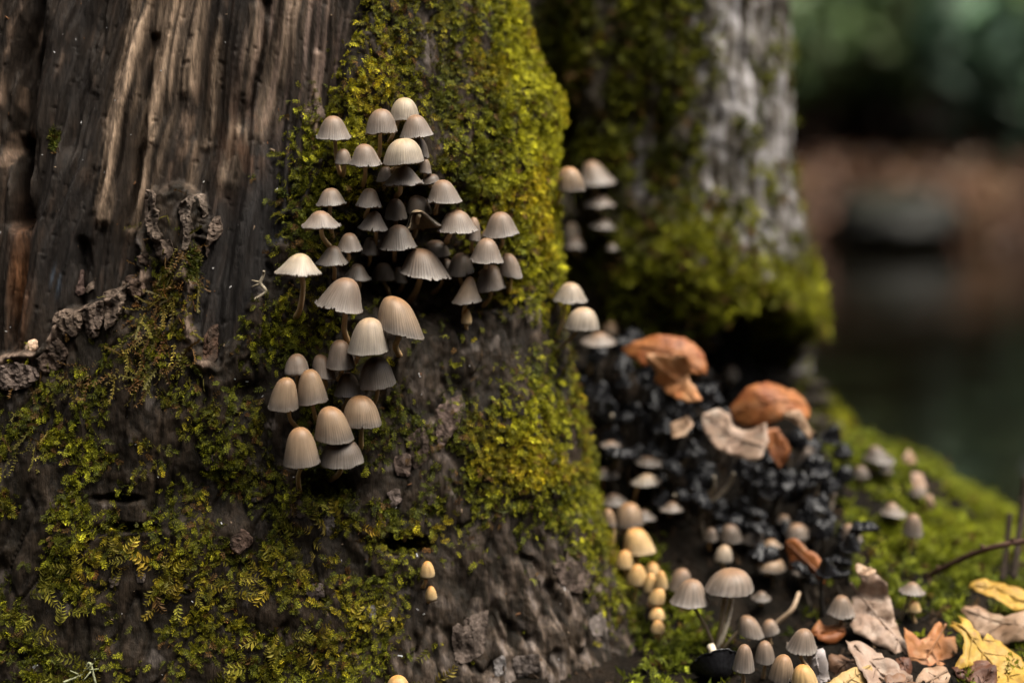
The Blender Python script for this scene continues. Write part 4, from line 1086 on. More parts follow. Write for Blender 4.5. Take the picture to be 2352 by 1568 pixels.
ZONES = [([(1330, 850), (1440, 790), (1520, 860), (1580, 920), (1640, 960), (1700, 1050), (1800, 1080), (1900, 1040), (1950, 1110), (1900, 1190), (1780, 1230), (1640, 1210), (1530, 1170), (1440, 1120), (1370, 1060)], 92),
         ([(1560, 1160), (1900, 1180), (1960, 1260), (1960, 1330), (1900, 1400), (1800, 1370), (1760, 1300), (1640, 1260)], 34)]
rb = random.Random(42)
spots = []
for poly, n in ZONES:
    k = 0; tries = 0
    while k < n and tries < 4000:
        tries += 1
        x, y = rb.uniform(1300, 2000), rb.uniform(760, 1420)
        if poly_sd(np.array([x]), np.array([y]), poly)[0] < 0: continue
        if any(math.hypot(x - a, y - b) < 21 for a, b in spots): continue
        spots.append((x, y)); k += 1
LMK = [((1550, 830), "under the glossy orange arched leaf"), ((1330, 900), "against the stump's mossy edge"), ((1690, 990), "round the pale pinkish leaf"), ((1800, 920), "before the round orange leaf"), ((1480, 1010), "on the steep bank between the trunks"),
       ((1900, 1080), "by the black hollow's foot"), ((1560, 1120), "around the bare pale stems"), ((1790, 1150), "below the narrow amber leaf"), ((1440, 1120), "above the brown pleated bell mushroom"),
       ((1700, 1230), "beside the grey twin mushrooms"), ((1870, 1300), "around the upright rust leaf"), ((1930, 1230), "before the bright moss cushion"), ((1800, 1370), "behind the broad frilled mushroom")]
KINDS = ["spread black mushroom", "shrivelled black mushroom", "drooping black mushroom", "spread black mushroom", "crumpled black mushroom", "drooping black mushroom", "spread black mushroom"]
for q, (x, y) in enumerate(spots):
    h = hit(x, y + 26)
    if not h: continue
    kb = rb.randrange(7); cm, gm, sm = BLK[kb]
    root = empty("blackened_mushroom", h[1] + h[2] * -.001)
    lean = Vector((0, 0, 1)) * .8 + h[2] * .5
    s = rb.uniform(.8, 1.5)
    root.rotation_euler = (lean.to_track_quat('Z', 'Y') @ Matrix.Rotation(rb.uniform(0, 6.28), 3, 'Z').to_quaternion()).to_euler()
    root.scale = (s, s, s)
    lm = min(LMK, key=lambda m_: math.hypot(x - m_[0][0], y - m_[0][1]))[1]
    tag(root, ("large " if s > 1.3 else "small " if s < .95 else "") + KINDS[kb] + " with wet cap " + lm, "mushroom", "black mushrooms " + lm)
    co = link("cap", cm, root); link("gills", gm, co); link("stem", sm, root)

# the upturned black cap at the bottom, and bare leftover stems
def simple_tube_thing(name, reg, pts, rad, col, label, cat, group=None, mat=None, which="all", lift=.002, parts=None, part="stalk", Ds=None, seed=1, sink_last=True):
    f = REG[reg]
    P_ = []
    for k, q in enumerate(pts):
        x, y = f(*q)
        if Ds is not None: P_.append(np.array(at(x, y, Ds[k])))
        else:
            h = hit(x, y, which)
            P_.append(np.array(h[1]) + np.array(h[2]) * (lift if np.isscalar(lift) else lift[k]))
    base = P_[-1].copy()
    root = empty(name, base); tag(root, label, cat, group)
    sv, sf, stt = tube([p_ - base for p_ in P_], rad, 8, 12 + 6 * len(pts), seed, .35)
    cc = np.array(col) * (.65 + .7 * fbm(stt * 12, np.arange(len(stt)) * .3, 3, seed))[:, None]
    link(part, mesh_np(part, sv, sf, mat or M_TWIG, cc), root)
    return root, base, P_

# open black cap lying upside down with its stub of stem
h = hit(*R5(1085, 1440))
cpos = Vector(h[1]) + Vector(h[2]) * .008 - Vector((0, .012, 0))
root = empty("blackened_mushroom", cpos)
tag(root, "upturned black mushroom cap with a pale stem stub lying in moss", "mushroom")
V, Fq, cc, prm = cap_mesh(.034, .011, 'u', 'k', 611, hi=False, jag=1.5)
rotm = np.array(Matrix.Rotation(math.radians(-12), 3, 'Y') @ Matrix.Rotation(math.radians(180 - 48), 3, 'X'))
link("cap", mesh_np("cap", V @ rotm.T, Fq, M_BLACK, cc * 1.5), root)
gv, gf, gcol = gill_mesh(.034, .011, prm, 0, 'k', False, .002)
link("gills", mesh_np("gills", gv @ rotm.T, gf, M_BLACK, gcol * 1.6), root.children[0])
sv, sf, stt = tube([rotm @ np.array([0, 0, .009]), rotm @ np.array([.001, 0, .001]), rotm @ np.array([-.001, 0, -.013])], [.0022, .0022, .0026], 8, 10)
link("stem", mesh_np("stem", sv, sf, M_STEM, np.tile((.55, .47, .36), (len(sv), 1))), root)

BS = "bare leftover mushroom stems in the black tangle"
for pts, lab in [([(482, 700), (468, 780), (452, 865)], "short upright pale mushroom stem with its cap gone, in the black tangle"),
                 ([(1005, 985), (940, 1060), (865, 1135)], "slanting pale mushroom stem with its cap gone, in the black tangle"),
                 ([(1180, 1120), (1175, 1200), (1150, 1270), (1110, 1330)], "upright cream mushroom stem with its cap gone, beneath the pale leaf"),
                 ([(1312, 1098), (1280, 1180), (1200, 1270), (1115, 1330)], "long curved pale stem joining the cream stem at its foot"),
                 ([(905, 1255), (960, 1215), (1040, 1235), (1100, 1310)], "arched pale mushroom stem bowed over in the black tangle"),
                 ([(1625, 1140), (1700, 1250), (1790, 1385)], "long thin dark stem slanting down beside the mound"),
                 ([(2010, 1245), (1900, 1310), (1795, 1385)], "thin brown stem meeting the slanting dark one at its foot")]:
    f = R4
    hb = hit(*f(*pts[-1]))
    D0 = hb[0]
    dark = "dark" in lab or "brown" in lab
    n = len(pts)
    simple_tube_thing("withered_mushroom", 'D', pts, [.0011, .0014, .0016], (.10, .075, .055) if dark else (.34, .29, .22), lab, "mushroom", BS, M_STEM, part="stem", Ds=[min(D0 - .02 * (1 - k / (n - 1)), hit(*f(*pts[k]))[0] - .012) if k < n - 1 else D0 for k in range(n)])
simple_tube_thing("withered_mushroom", 'E', [(1705, 880), (1650, 1010), (1535, 1115)], [.0014, .0016, .0018], (.33, .24, .16), "tan curved mushroom stem with its cap gone, below the rust leaf", "mushroom", BS, M_STEM, part="stem", Ds=[1.10, 1.095, 1.10])
simple_tube_thing("withered_mushroom", 'E', [(1195, 900), (1165, 1080), (1105, 1260), (1062, 1335)], [.0016, .0018, .0020], (.42, .36, .28), "second pale stem standing close behind the broad frilled mushroom's stem", "mushroom", BS, M_STEM, part="stem", Ds=[1.085, 1.085, 1.085, 1.09])

# ------------------------------------------------------------------ sheets: leaves and bark flakes
def resample(poly, spacing):
    P_ = np.array(poly, float); n = len(P_)
    out = []
    for i in range(n):
        a, b, c_, d = P_[(i - 1) % n], P_[i], P_[(i + 1) % n], P_[(i + 2) % n]
        m_ = max(2, int(np.linalg.norm(c_ - b) / spacing))
        for k in range(m_):
            f = k / m_
            cr = .5 * (2 * b + (c_ - a) * f + (2 * a - 5 * b + 4 * c_ - d) * f * f + (3 * b - a - 3 * c_ + d) * f ** 3)
            out.append(.5 * cr + .5 * (b + (c_ - b) * f))
    return np.array(out)

def sheet(poly2, spacing, seed, jit=.25):
    """outline (2D) -> triangulated points: verts2d, tris, boundary loop length"""
    r = random.Random(seed)
    B_ = resample(poly2, spacing)
    B_ = B_ + np.array([[r.uniform(-jit, jit), r.uniform(-jit, jit)] for _ in B_]) * spacing
    lo, hi_ = B_.min(0), B_.max(0)
    pts = [tuple(b) for b in B_]; nb = len(pts)
    gx_, gy_ = np.meshgrid(np.arange(lo[0], hi_[0], spacing * 1.15), np.arange(lo[1], hi_[1], spacing * 1.15))
    gx_ = gx_.ravel() + rng.uniform(-.3, .3, gx_.size) * spacing; gy_ = gy_.ravel() + rng.uniform(-.3, .3, gy_.size) * spacing
    sd = poly_sd(gx_, gy_, B_)
    pts += [(a, b) for a, b, s in zip(gx_, gy_, sd) if s > spacing * .55]
    res = delaunay_2d_cdt([Vector(p_) for p_ in pts], [], [list(range(nb))], 1, 1e-9)
    V2 = np.array([tuple(v) for v in res[0]]); T = np.array([f_ for f_ in res[2] if len(f_) == 3])
    return V2, T

def shell(V3, N3, T, thick):
    """closed sheet of the given thickness"""
    n = len(V3)
    V = np.concatenate([V3, V3 - N3 * (thick[:, None] if hasattr(thick, '__len__') else thick)])
    E = {}
    for t in T:
        for a, b in ((t[0], t[1]), (t[1], t[2]), (t[2], t[0])):
            E[(a, b)] = E.get((a, b), 0) + 1
    side = [(a, b, b + n, a + n) for (a, b) in E if (b, a) not in E]
    return V, [np.concatenate([T, T[:, ::-1] + n]), np.array(side)[:, ::-1]]

def leaf(reg, poly, D, nrm, cols, label, curl=(.004, 0.0), seed=1, group=None, vein=None, cup=0.0, sp=.0028, wrinkle=.003):
    """a dead leaf: traced outline laid on a tilted plane at distance D, then cupped, curled and crumpled"""
    f = REG[reg]
    pp = np.array([f(*q) for q in poly])
    cen = pp.mean(0)
    n_ = np.array(nrm, float); n_ /= np.linalg.norm(n_)
    for _ in range(4):                       # never sunk in what it lies on
        O = np.array(at(*cen, D)); ex = -1.0
        for q in list(pp) + [cen]:
            h_ = hit(*(q * .85 + cen * .15)); d = ray(*(q * .85 + cen * .15))
            if h_: ex = max(ex, ((O - CAMP) @ n_) / (d @ n_) - h_[0])
        if ex < .002: break
        D -= ex
    O = np.array(at(*cen, D))
    u = np.cross([0.2, .1, 1], n_); u /= np.linalg.norm(u); v = np.cross(n_, u)
    def unp(x, y):
        d = ray(x, y); tt = ((O - CAMP) @ n_) / (d @ n_)
        q = CAMP + d * tt - O
        return q @ u, q @ v
    P2 = np.array([unp(*q) for q in pp])
    V2, T = sheet(P2, sp, seed)
    R2_ = np.abs(P2).max()
    def height(a, b):
        rr = np.hypot(a, b) / R2_
        ang = seed * 1.7
        q = (a * math.cos(ang) + b * math.sin(ang)) / R2_
        return -cup * rr ** 2 * R2_ + curl[0] * np.sin(q * 3.1 + seed) + curl[1] * q ** 3 + wrinkle * (fbm(a * 110 + seed, b * 110, 3, seed) - .5) * 2 + wrinkle * .6 * (fbm(a * 300, b * 300, 2, seed + 1) - .5) * 2
    hgt = height(V2[:, 0], V2[:, 1])
    V3 = V2[:, :1] * u + V2[:, 1:] * v + hgt[:, None] * n_
    V, Fs = shell(V3, np.tile(n_, (len(V3), 1)), T, .0005)
    root = empty("dead_leaf", O); tag(root, label, "leaf", group or "dead leaves on the ground")
    c0, c1, c2 = [np.array(x) * .66 for x in cols]
    w1 = sstep(.40, .62, fbm(V2[:, 0] * 55 + seed, V2[:, 1] * 55, 4, seed + 7))[:, None]
    w2 = sstep(.60, .74, fbm(V2[:, 0] * 130 + seed, V2[:, 1] * 130, 3, seed + 9))[:, None]
    cc = c0 + (c1 - c0) * w1; cc = cc + (c2 - cc) * w2 * .8
    cc = np.concatenate([cc, cc * .9])
    blade = link("blade", mesh_np("blade", V, Fs, M_LEAF, cc), root)
    # midrib and side veins stand slightly proud
    far = P2[np.argmax(np.hypot(P2[:, 0], P2[:, 1]))]
    ax = vein if vein is not None else None
    a0 = np.array(unp(*f(*vein[0]))) if vein else far * .96
    a1 = np.array(unp(*f(*vein[1]))) if vein else -far * .75
    def lift(q):
        q = np.array(q); h_ = height(q[:1], q[1:2])[0]
        return q[0] * u + q[1] * v + (h_ + .0003) * n_
    sv, sf, st = tube([lift(a0 + (a1 - a0) * t) for t in np.linspace(0, 1, 9)], [.0004, .0007, .0009], 6, 26)
    vc = c0 * .5 + c1 * .25
    link("midrib", mesh_np("midrib", sv, sf, M_LEAF, np.tile(vc, (len(sv), 1))), blade)
    dirv = (a1 - a0); ln = np.linalg.norm(dirv); dirv = dirv / ln; per = np.array([-dirv[1], dirv[0]])
    for t in (.25, .42, .58, .74):
        for sg in (-1, 1):
            b0 = a0 + (a1 - a0) * t; b1 = b0 + (per * sg * .8 - dirv * .6) * ln * .24
            if poly_sd(np.array([b1[0]]), np.array([b1[1]]), P2)[0] < .001: b1 = b0 + (b1 - b0) * .45
            if poly_sd(np.array([b1[0]]), np.array([b1[1]]), P2)[0] < .0005: continue
            sv, sf, st = tube([lift(b0 + (b1 - b0) * k) for k in (0, .5, 1)], [.0005, .0003, .0002], 5, 8)
            link("vein", mesh_np("vein", sv, sf, M_LEAF, np.tile(vc, (len(sv), 1))), blade)
    return root

OR = ((.42, .150, .040), (.30, .085, .020), (.50, .24, .11))
ORP = ((.50, .20, .065), (.56, .29, .14), (.40, .12, .03))
PK = ((.42, .29, .21), (.34, .22, .155), (.50, .40, .32))
TN = ((.46, .30, .19), (.36, .21, .12), (.55, .42, .30))
YE = ((.55, .34, .05), (.50, .28, .035), (.34, .17, .03))
BR = ((.26, .14, .08), (.19, .095, .05), (.33, .21, .14))
RU = ((.36, .12, .030), (.28, .085, .02), (.42, .20, .08))
LI = ((.50, .44, .43), (.42, .36, .34), (.56, .50, .48))
DK = ((.16, .06, .028), (.11, .04, .02), (.22, .10, .05))
leaf('D', [(545, 185), (720, 158), (950, 172), (1085, 225), (1135, 320), (1105, 362), (1015, 372), (930, 350), (800, 330), (690, 330), (640, 300)], 1.165, (-.1, -.75, .75), OR, "glossy orange leaf arched over the top of the black tangle", (.004, .0), 3, cup=.45, wrinkle=.0015)
leaf('D', [(730, 300), (1000, 300), (1015, 380), (1000, 450), (1075, 560), (1112, 612), (1000, 622), (920, 592), (830, 532), (768, 470), (792, 420), (740, 350)], 1.16, (-.3, -.95, .25), ORP, "curled pale orange leaf hanging below the glossy orange arch", (.005, 0), 5, cup=-.2)
leaf('D', [(1300, 655), (1340, 570), (1430, 502), (1560, 478), (1750, 508), (1842, 570), (1852, 660), (1822, 725), (1700, 690), (1560, 770), (1400, 740)], 1.185, (.1, -.85, .55), OR, "round orange leaf with a black mushroom before it, near the black hollow", (.005, 0), 8, cup=.35, wrinkle=.002)
leaf('D', [(1100, 722), (1210, 680), (1290, 700), (1310, 775), (1450, 792), (1530, 772), (1542, 900), (1502, 1010), (1440, 1032), (1300, 962), (1200, 932), (1112, 842)], 1.155, (-.1, -.9, .45), PK, "pale pinkish leaf underside in the middle of the black tangle", (.005, 0), 11, cup=-.2)
leaf('D', [(1655, 700), (1720, 668), (1792, 700), (1830, 770), (1866, 845), (1840, 882), (1760, 805)], 1.15, (.3, -.9, .4), TN, "small tan tongue-shaped leaf beside the round orange one", (.003, 0), 13)
leaf('D', [(1545, 800), (1610, 790), (1685, 900), (1692, 1000), (1622, 1062), (1560, 950)], 1.165, (.2, -.9, .3), RU, "narrow amber leaf hanging under the small tan one", (.003, 0), 17)
leaf('D', [(880, 760), (1000, 700), (1030, 760), (990, 850), (900, 870)], 1.15, (-.2, -.8, .5), TN, "small tan leaf scrap caught among black caps", (.003, 0), 18)
leaf('E', [(1600, 488), (1705, 480), (1780, 560), (1850, 590), (1900, 700), (1890, 830), (1830, 760), (1760, 700), (1700, 655), (1635, 705)], 1.125, (-.3, -.9, .3), RU, "upright rust leaf standing between grey caps", (.002, 0), 19, cup=.05, wrinkle=.0015)
leaf('F', [(388, 900), (500, 932), (570, 990), (605, 1140), (650, 1270), (730, 1400), (742, 1455), (600, 1400), (470, 1330), (378, 1282), (358, 1180), (372, 1060), (420, 980)], 1.09, (-.2, -.85, .5), PK, "crumpled pinkish brown leaf standing up in the litter", (.007, 0), 23, cup=.15, wrinkle=.0065)
leaf('F', [(388, 895), (440, 890), (505, 925), (495, 950), (400, 950)], 1.085, (0, -.5, .9), TN, "folded tan tip above the crumpled standing leaf", (.001, 0), 24)
leaf('F', [(655, 1275), (760, 1330), (840, 1250), (880, 1240), (905, 1290), (970, 1290), (992, 1420), (890, 1480), (820, 1500), (735, 1525), (700, 1400)], 1.075, (.1, -.6, .8), ORP, "lobed orange oak leaf lying beside the yellow maple leaf", (.006, 0), 29, wrinkle=.004)
leaf('F', [(930, 1245), (1000, 1250), (980, 1195), (1090, 1290), (1120, 1340), (1140, 1300), (1280, 1342), (1370, 1420), (1420, 1500), (1400, 1620), (1210, 1600), (1165, 1490), (1080, 1450), (960, 1490), (1005, 1400), (1000, 1330)], 1.055, (.05, -.55, .85), YE, "bright yellow maple leaf flat on the litter", (.004, 0), 31, wrinkle=.003)
leaf('F', [(1008, 1110), (1100, 1088), (1180, 1130), (1250, 1172), (1380, 1150), (1480, 1200), (1450, 1310), (1330, 1320), (1200, 1310), (1080, 1225)], 1.085, (-.05, -.75, .65), TN, "thick curled tan leaf beneath a yellow one by the thin stems", (.006, 0), 37, cup=.4)
leaf('F', [(1040, 1020), (1130, 985), (1250, 978), (1400, 1005), (1480, 1090), (1390, 1110), (1270, 1152), (1150, 1092)], 1.105, (.0, -.5, .85), YE, "yellow leaf draped on the curled tan one", (.005, 0), 41, cup=.1)
leaf('F', [(338, 1322), (450, 1308), (560, 1390), (640, 1440), (725, 1542), (690, 1620), (480, 1610), (400, 1480), (365, 1400)], 1.065, (-.1, -.65, .75), PK, "broad pale brown leaf sloping below the crumpled one", (.006, 0), 43, wrinkle=.004)
leaf('F', [(88, 1358), (150, 1390), (210, 1368), (228, 1460), (245, 1580), (200, 1600), (140, 1500), (105, 1430)], 1.06, (-.2, -.8, .5), LI, "lilac grey forked leaf scrap beside the golden bell mushroom", (.003, 0), 47)
leaf('F', [(138, 1262), (180, 1198), (240, 1225), (300, 1220), (338, 1282), (300, 1330), (240, 1345), (170, 1330)], 1.085, (.1, -.7, .7), RU, "small rust leaf behind the lilac scrap", (.004, 0), 53, wrinkle=.004)
leaf('F', [(220, 1570), (330, 1510), (485, 1452), (470, 1540), (420, 1620), (260, 1640)], 1.045, (0, -.6, .8), ((.62, .42, .17), (.55, .36, .13), (.45, .28, .1)), "pale yellow pointed leaf at the bottom of the litter", (.003, 0), 59)
leaf('F', [(735, 1590), (760, 1510), (800, 1468), (880, 1438), (925, 1470), (935, 1530), (900, 1600), (820, 1640)], 1.05, (.1, -.7, .65), TN, "curled tan leaf with a stalk beside the dark red one", (.004, 0), 61, cup=.5)
leaf('F', [(940, 1495), (1010, 1450), (1085, 1438), (1165, 1472), (1130, 1530), (1060, 1580), (985, 1560)], 1.045, (.1, -.55, .8), DK, "dark red-brown leaf tucked on the yellow maple leaf", (.003, 0), 67)
leaf('F', [(235, 1425), (310, 1395), (385, 1430), (425, 1482), (350, 1525), (255, 1535)], 1.07, (-.1, -.7, .7), BR, "small brown leaf under the broad pale brown one", (.004, 0), 71, wrinkle=.004)
leaf('F', [(1060, 1500), (1190, 1480), (1200, 1600), (1120, 1640), (1020, 1600)], 1.035, (0, -.5, .85), DK, "blackish brown leaf showing in a gap under the yellow maple leaf", (.003, 0), 73)
leaf('F', [(560, 1530), (660, 1500), (750, 1560), (720, 1650), (580, 1640)], 1.04, (0, -.5, .85), BR, "brown leaf under the curled tan one", (.003, 0), 79)
leaf('F', [(600, 1420), (700, 1440), (720, 1500), (690, 1560), (610, 1500)], 1.062, (.1, -.55, .85), DK, "dark leaf in the gap between pale brown and orange leaves", (.003, 0), 83)
leaf('F', [(690, 232), (720, 240), (742, 290), (720, 318), (650, 285)], 1.27, (0, -.8, .5), TN, "tan leaf curl standing on the crest of the mound", (.002, 0), 85)
leaf('F', [(705, 360), (775, 350), (800, 430), (790, 470), (720, 450)], 1.245, (0, -.8, .5), ((.42, .27, .18), (.34, .2, .13), (.5, .36, .26)), "pinkish leaf curl below the tan one on the mound", (.003, 0), 87)
leaf('F', [(785, 490), (825, 485), (848, 560), (815, 572)], 1.23, (0, -.8, .5), TN, "small tan leaf strip lying on the mound's moss", (.002, 0), 89)

# ------------------------------------------------------------------ twigs and dry stems
def twig(name, path, Ds, rad, col, label, seed, nodes=()):
    root, base, P_ = simple_tube_thing(name, 'F', path, rad, col, label, "twig", Ds=Ds, seed=seed)
    C = catmull([p_ - base for p_ in P_], 60)
    for k, (f, up) in enumerate(nodes):
        c0 = C[int(f * 59)]
        sv, sf, st = tube([c0, c0 + np.array(up) * .5 + np.array([0, 0, .0006]), c0 + np.array(up)], [rad[0] * .8, rad[0] * .6, rad[0] * .35], 6, 8)
        link("bud", mesh_np("bud", sv, sf, M_TWIG, np.tile(np.array(col) * 1.2, (len(sv), 1))), root)
twig("twig", [(1440, 742), (1360, 752), (1200, 782), (1050, 832), (870, 920), (745, 985)], [1.10, 1.105, 1.11, 1.125, 1.15, 1.175], [.0018, .0019, .0022], (.065, .036, .026), "dark reddish twig arching over the moss towards the mound", 3, [(.15, (-.002, 0, .004)), (.32, (.002, -.002, .004)), (.5, (-.003, 0, .0035)), (.62, (.003, 0, .003)), (.8, (-.002, 0, .003))])
twig("dry_stem", [(1278, 598), (1268, 720), (1250, 860), (1236, 975)], [1.18, 1.175, 1.17, 1.165], [.0022, .0019, .0021], (.045, .032, .024), "short dark upright plant stem standing in the moss", 4, [(.06, (.0012, 0, .003)), (.4, (-.002, 0, .003)), (.7, (.002, 0, .003))])
twig("dry_stem", [(1372, 380), (1352, 560), (1325, 760), (1300, 972)], [1.17, 1.17, 1.165, 1.16], [.0028, .0025, .0023], (.040, .029, .022), "taller dark plant stem beside the short upright one", 5, [(.3, (-.003, 0, .004)), (.6, (.002, 0, .003))])

# pale rootlet on the bare wood, lichen strands at the stump's foot
root, base, P_ = simple_tube_thing("rootlet", 'G', [(1838, 862), (1800, 890), (1782, 940), (1788, 1000), (1742, 1042)], [.0008, .0011, .0008], (.26, .22, .16), "pale forked rootlet curling off the bare dark wood", "rootlet", which=("stump",), lift=(.008, .006, .004, .004, .001))
for a, b in (((1782, 940), (1715, 952)), ((1780, 930), (1735, 908)), ((1788, 1000), (1812, 1012))):
    q0 = np.array(hit(*R7(*a), ("stump",))[1]) + np.array(hit(*R7(*a), ("stump",))[2]) * .004
    q1 = np.array(hit(*R7(*b), ("stump",))[1]) + np.array(hit(*R7(*b), ("stump",))[2]) * .003
    sv, sf, st = tube([q0 - base, (q0 + q1) / 2 - base + np.array([0, -.001, 0]), q1 - base], [.0007, .0006, .0004], 6, 8)
    link("branch", mesh_np("branch", sv, sf, M_TWIG, np.tile((.24, .20, .14), (len(sv), 1))), root)
root, base, P_ = simple_tube_thing("lichen_sprig", 'O', [(152, 1560), (185, 1540), (210, 1528), (225, 1545), (232, 1570)], [.0006, .0008, .0006], (.26, .27, .16), "pale branching lichen sprig at the stump's mossy foot", "lichen", which=("stump",), lift=.006)
for a, b in (((205, 1530), (222, 1512)), ((210, 1530), (235, 1524)), ((185, 1540), (170, 1528)), ((215, 1533), (200, 1550)), ((222, 1512), (226, 1500))):
    q0 = np.array(hit(*a, ("stump",))[1]) + np.array([0, -.006, 0]); q1 = np.array(hit(*b, ("stump",))[1]) + np.array([0, -.009, 0])
    sv, sf, st = tube([q0 - base, q1 - base], [.0006, .0003], 5, 5)
    link("branch", mesh_np("branch", sv, sf, M_TWIG, np.tile((.25, .26, .15), (len(sv), 1))), root)

# ------------------------------------------------------------------ bark flakes: parts of the stump
def flake(reg, poly, thick, col, seed, out=.003, name="bark_flake", parent=None, mat=None, rough=.003, sp=.0012):
    f = REG[reg]
    pp = np.array([f(*q) for q in poly])
    V2, T = sheet(pp, sp / KPX, seed, .35)
    V3, NN = [], []
    for x, y in V2:
        h_ = hit(x, y, ("stump",))
        V3.append(tuple(h_[1])); NN.append((0, -1, .1))
    V3 = np.array(V3); NN = np.array(NN)
    # smooth the support a little so that the flake is a plate of its own
    cen = V3.mean(0); A = np.c_[V3[:, [0, 2]], np.ones(len(V3))]
    co, *_ = np.linalg.lstsq(A, V3[:, 1], rcond=None)
    V3[:, 1] = .55 * V3[:, 1] + .45 * (A @ co)
    sdb = poly_sd(V2[:, 0], V2[:, 1], pp) * KPX
    h_ = out + thick * sstep(-.0003, .0008, sdb) * .2 + rough * 1.6 * (fbm(V3[:, 0] * 190, V3[:, 2] * 70, 4, seed) - .5) * 2 + rough * .5 * (fbm(V3[:, 0] * 500, V3[:, 2] * 400, 3, seed + 1) - .5) * 2
    V3 = V3 + NN * h_[:, None]
    V, Fs = shell(V3, NN, T, thick + out)
    c0 = np.array(col)
    w = fbm(V3[:, 0] * 260, V3[:, 2] * 140, 4, seed + 2)[:, None]
    cc = c0 * .62 * (.25 + 1.5 * w)
    cc = cc + (np.array((.03, .022, .017)) - cc) * sstep(.52, .64, fbm(V3[:, 0] * 120, V3[:, 2] * 60, 3, seed + 5))[:, None] * .85
    cc = np.concatenate([cc, cc * .5])
    return link(name, mesh_np(name, V - SB, Fs, mat or M_FLAKE, cc, smooth=False), parent or stump)

GB_ = (.20, .145, .11)
for k, (poly, th, col) in enumerate([
    ([(992, 365), (1020, 282), (1072, 318), (1062, 400), (1088, 430), (1080, 540), (1112, 602), (1092, 650), (1040, 632), (1012, 580), (1000, 440)], .005, (.24, .18, .14)),
    ([(1228, 385), (1290, 330), (1400, 310), (1424, 458), (1392, 472), (1360, 372), (1316, 380), (1302, 480), (1324, 540), (1284, 688), (1250, 700), (1262, 560), (1232, 460)], .004, (.22, .17, .135)),
    ([(1446, 492), (1500, 466), (1522, 560), (1490, 622), (1442, 660), (1420, 745), (1412, 640)], .004, (.19, .14, .11)),
    ([(1062, 632), (1168, 630), (1184, 720), (1130, 792), (1068, 722)], .006, (.18, .13, .10)),
    ([(944, 742), (1012, 720), (1002, 802), (958, 792)], .005, (.16, .105, .078)),
    ([(378, 1190), (392, 1120), (470, 1094), (562, 1110), (570, 1200), (520, 1290), (440, 1280)], .007, GB_),
    ([(572, 1180), (575, 1080), (640, 1058), (702, 1040), (712, 1150), (670, 1290), (610, 1300)], .007, (.19, .14, .11)),
    ([(712, 1120), (718, 985), (830, 950), (862, 900), (870, 1010), (800, 1180), (730, 1240)], .007, (.17, .125, .095)),
    ([(866, 980), (872, 880), (905, 862), (962, 882), (1006, 980), (940, 1040)], .006, (.15, .10, .075)),
    ([(262, 1440), (340, 1348), (402, 1300), (470, 1400), (420, 1500), (340, 1540), (280, 1520)], .006, (.15, .105, .08)),
    ([(0, 1490), (120, 1465), (250, 1500), (280, 1560), (180, 1640), (0, 1650)], .005, (.20, .15, .125)),
    ([(1398, 1300), (1440, 1220), (1492, 1210), (1482, 1440), (1388, 1472)], .003, (.12, .07, .048)),
    ([(520, 960), (560, 830), (585, 850), (570, 930), (590, 980), (540, 1010)], .003, (.15, .10, .085)),
    ([(590, 960), (660, 885), (640, 960), (600, 990)], .002, (.24, .18, .14)),
]):
    flake('G', poly, th, col, 300 + k)
for k, (poly, col) in enumerate([
    ([(532, 1232), (560, 1212), (582, 1240), (566, 1258), (545, 1272), (530, 1250)], (.20, .13, .10)),
    ([(890, 1130), (915, 1120), (922, 1150), (900, 1165)], (.22, .17, .15)), ([(980, 1138), (1000, 1134), (1000, 1158), (984, 1158)], (.26, .20, .18)),
    ([(252, 1328), (276, 1322), (270, 1342), (255, 1345)], (.19, .15, .12)), ([(315, 1318), (334, 1316), (332, 1336), (318, 1336)], (.21, .17, .15)),
    ([(645, 1132), (668, 1130), (670, 1185), (648, 1190)], (.13, .095, .075)), ([(678, 1150), (700, 1148), (700, 1185), (684, 1186)], (.11, .08, .065)),
    ([(838, 1392), (862, 1388), (866, 1418), (844, 1424)], (.22, .20, .19)), ([(704, 1345), (740, 1338), (745, 1370), (712, 1376)], (.13, .10, .09)),
    ([(740, 1185), (764, 1175), (772, 1222), (750, 1230)], (.13, .11, .10)), ([(1262, 1030), (1276, 1030), (1284, 1066), (1268, 1064)], (.34, .29, .27)),
    ([(1135, 1515), (1158, 1505), (1162, 1545), (1138, 1552)], (.34, .31, .30)), ([(1178, 1510), (1235, 1500), (1240, 1540), (1190, 1552)], (.16, .13, .115)),
    ([(905, 1050), (945, 1040), (940, 1092), (912, 1090)], (.16, .115, .095)), ([(1000, 940), (1060, 905), (1055, 975), (1010, 1030)], (.17, .12, .10)),
    ([(930, 1010), (975, 980), (985, 1050), (950, 1075)], (.15, .105, .085)), ([(1268, 1295), (1345, 1290), (1362, 1360), (1300, 1352)], (.15, .11, .09)), ([(1352, 1425), (1385, 1405), (1395, 1450), (1365, 1460)], (.24, .20, .18)),
    ([(1040, 1440), (1120, 1400), (1110, 1500), (1050, 1520)], (.15, .115, .095)), ([(690, 262), (735, 235), (748, 270), (705, 290)], (.22, .16, .13)), ([(1205, 690), (1235, 680), (1240, 720), (1212, 745)], (.26, .21, .17)),
    ([(470, 1050), (500, 1040), (505, 1070), (475, 1080)], (.10, .075, .06)), ([(575, 1120), (600, 1118), (600, 1150), (580, 1150)], (.12, .10, .09)),
]):
    flake('O', poly, .0025, col, 400 + k, out=.0015, rough=.0016, sp=.0013, name="bark_chip")

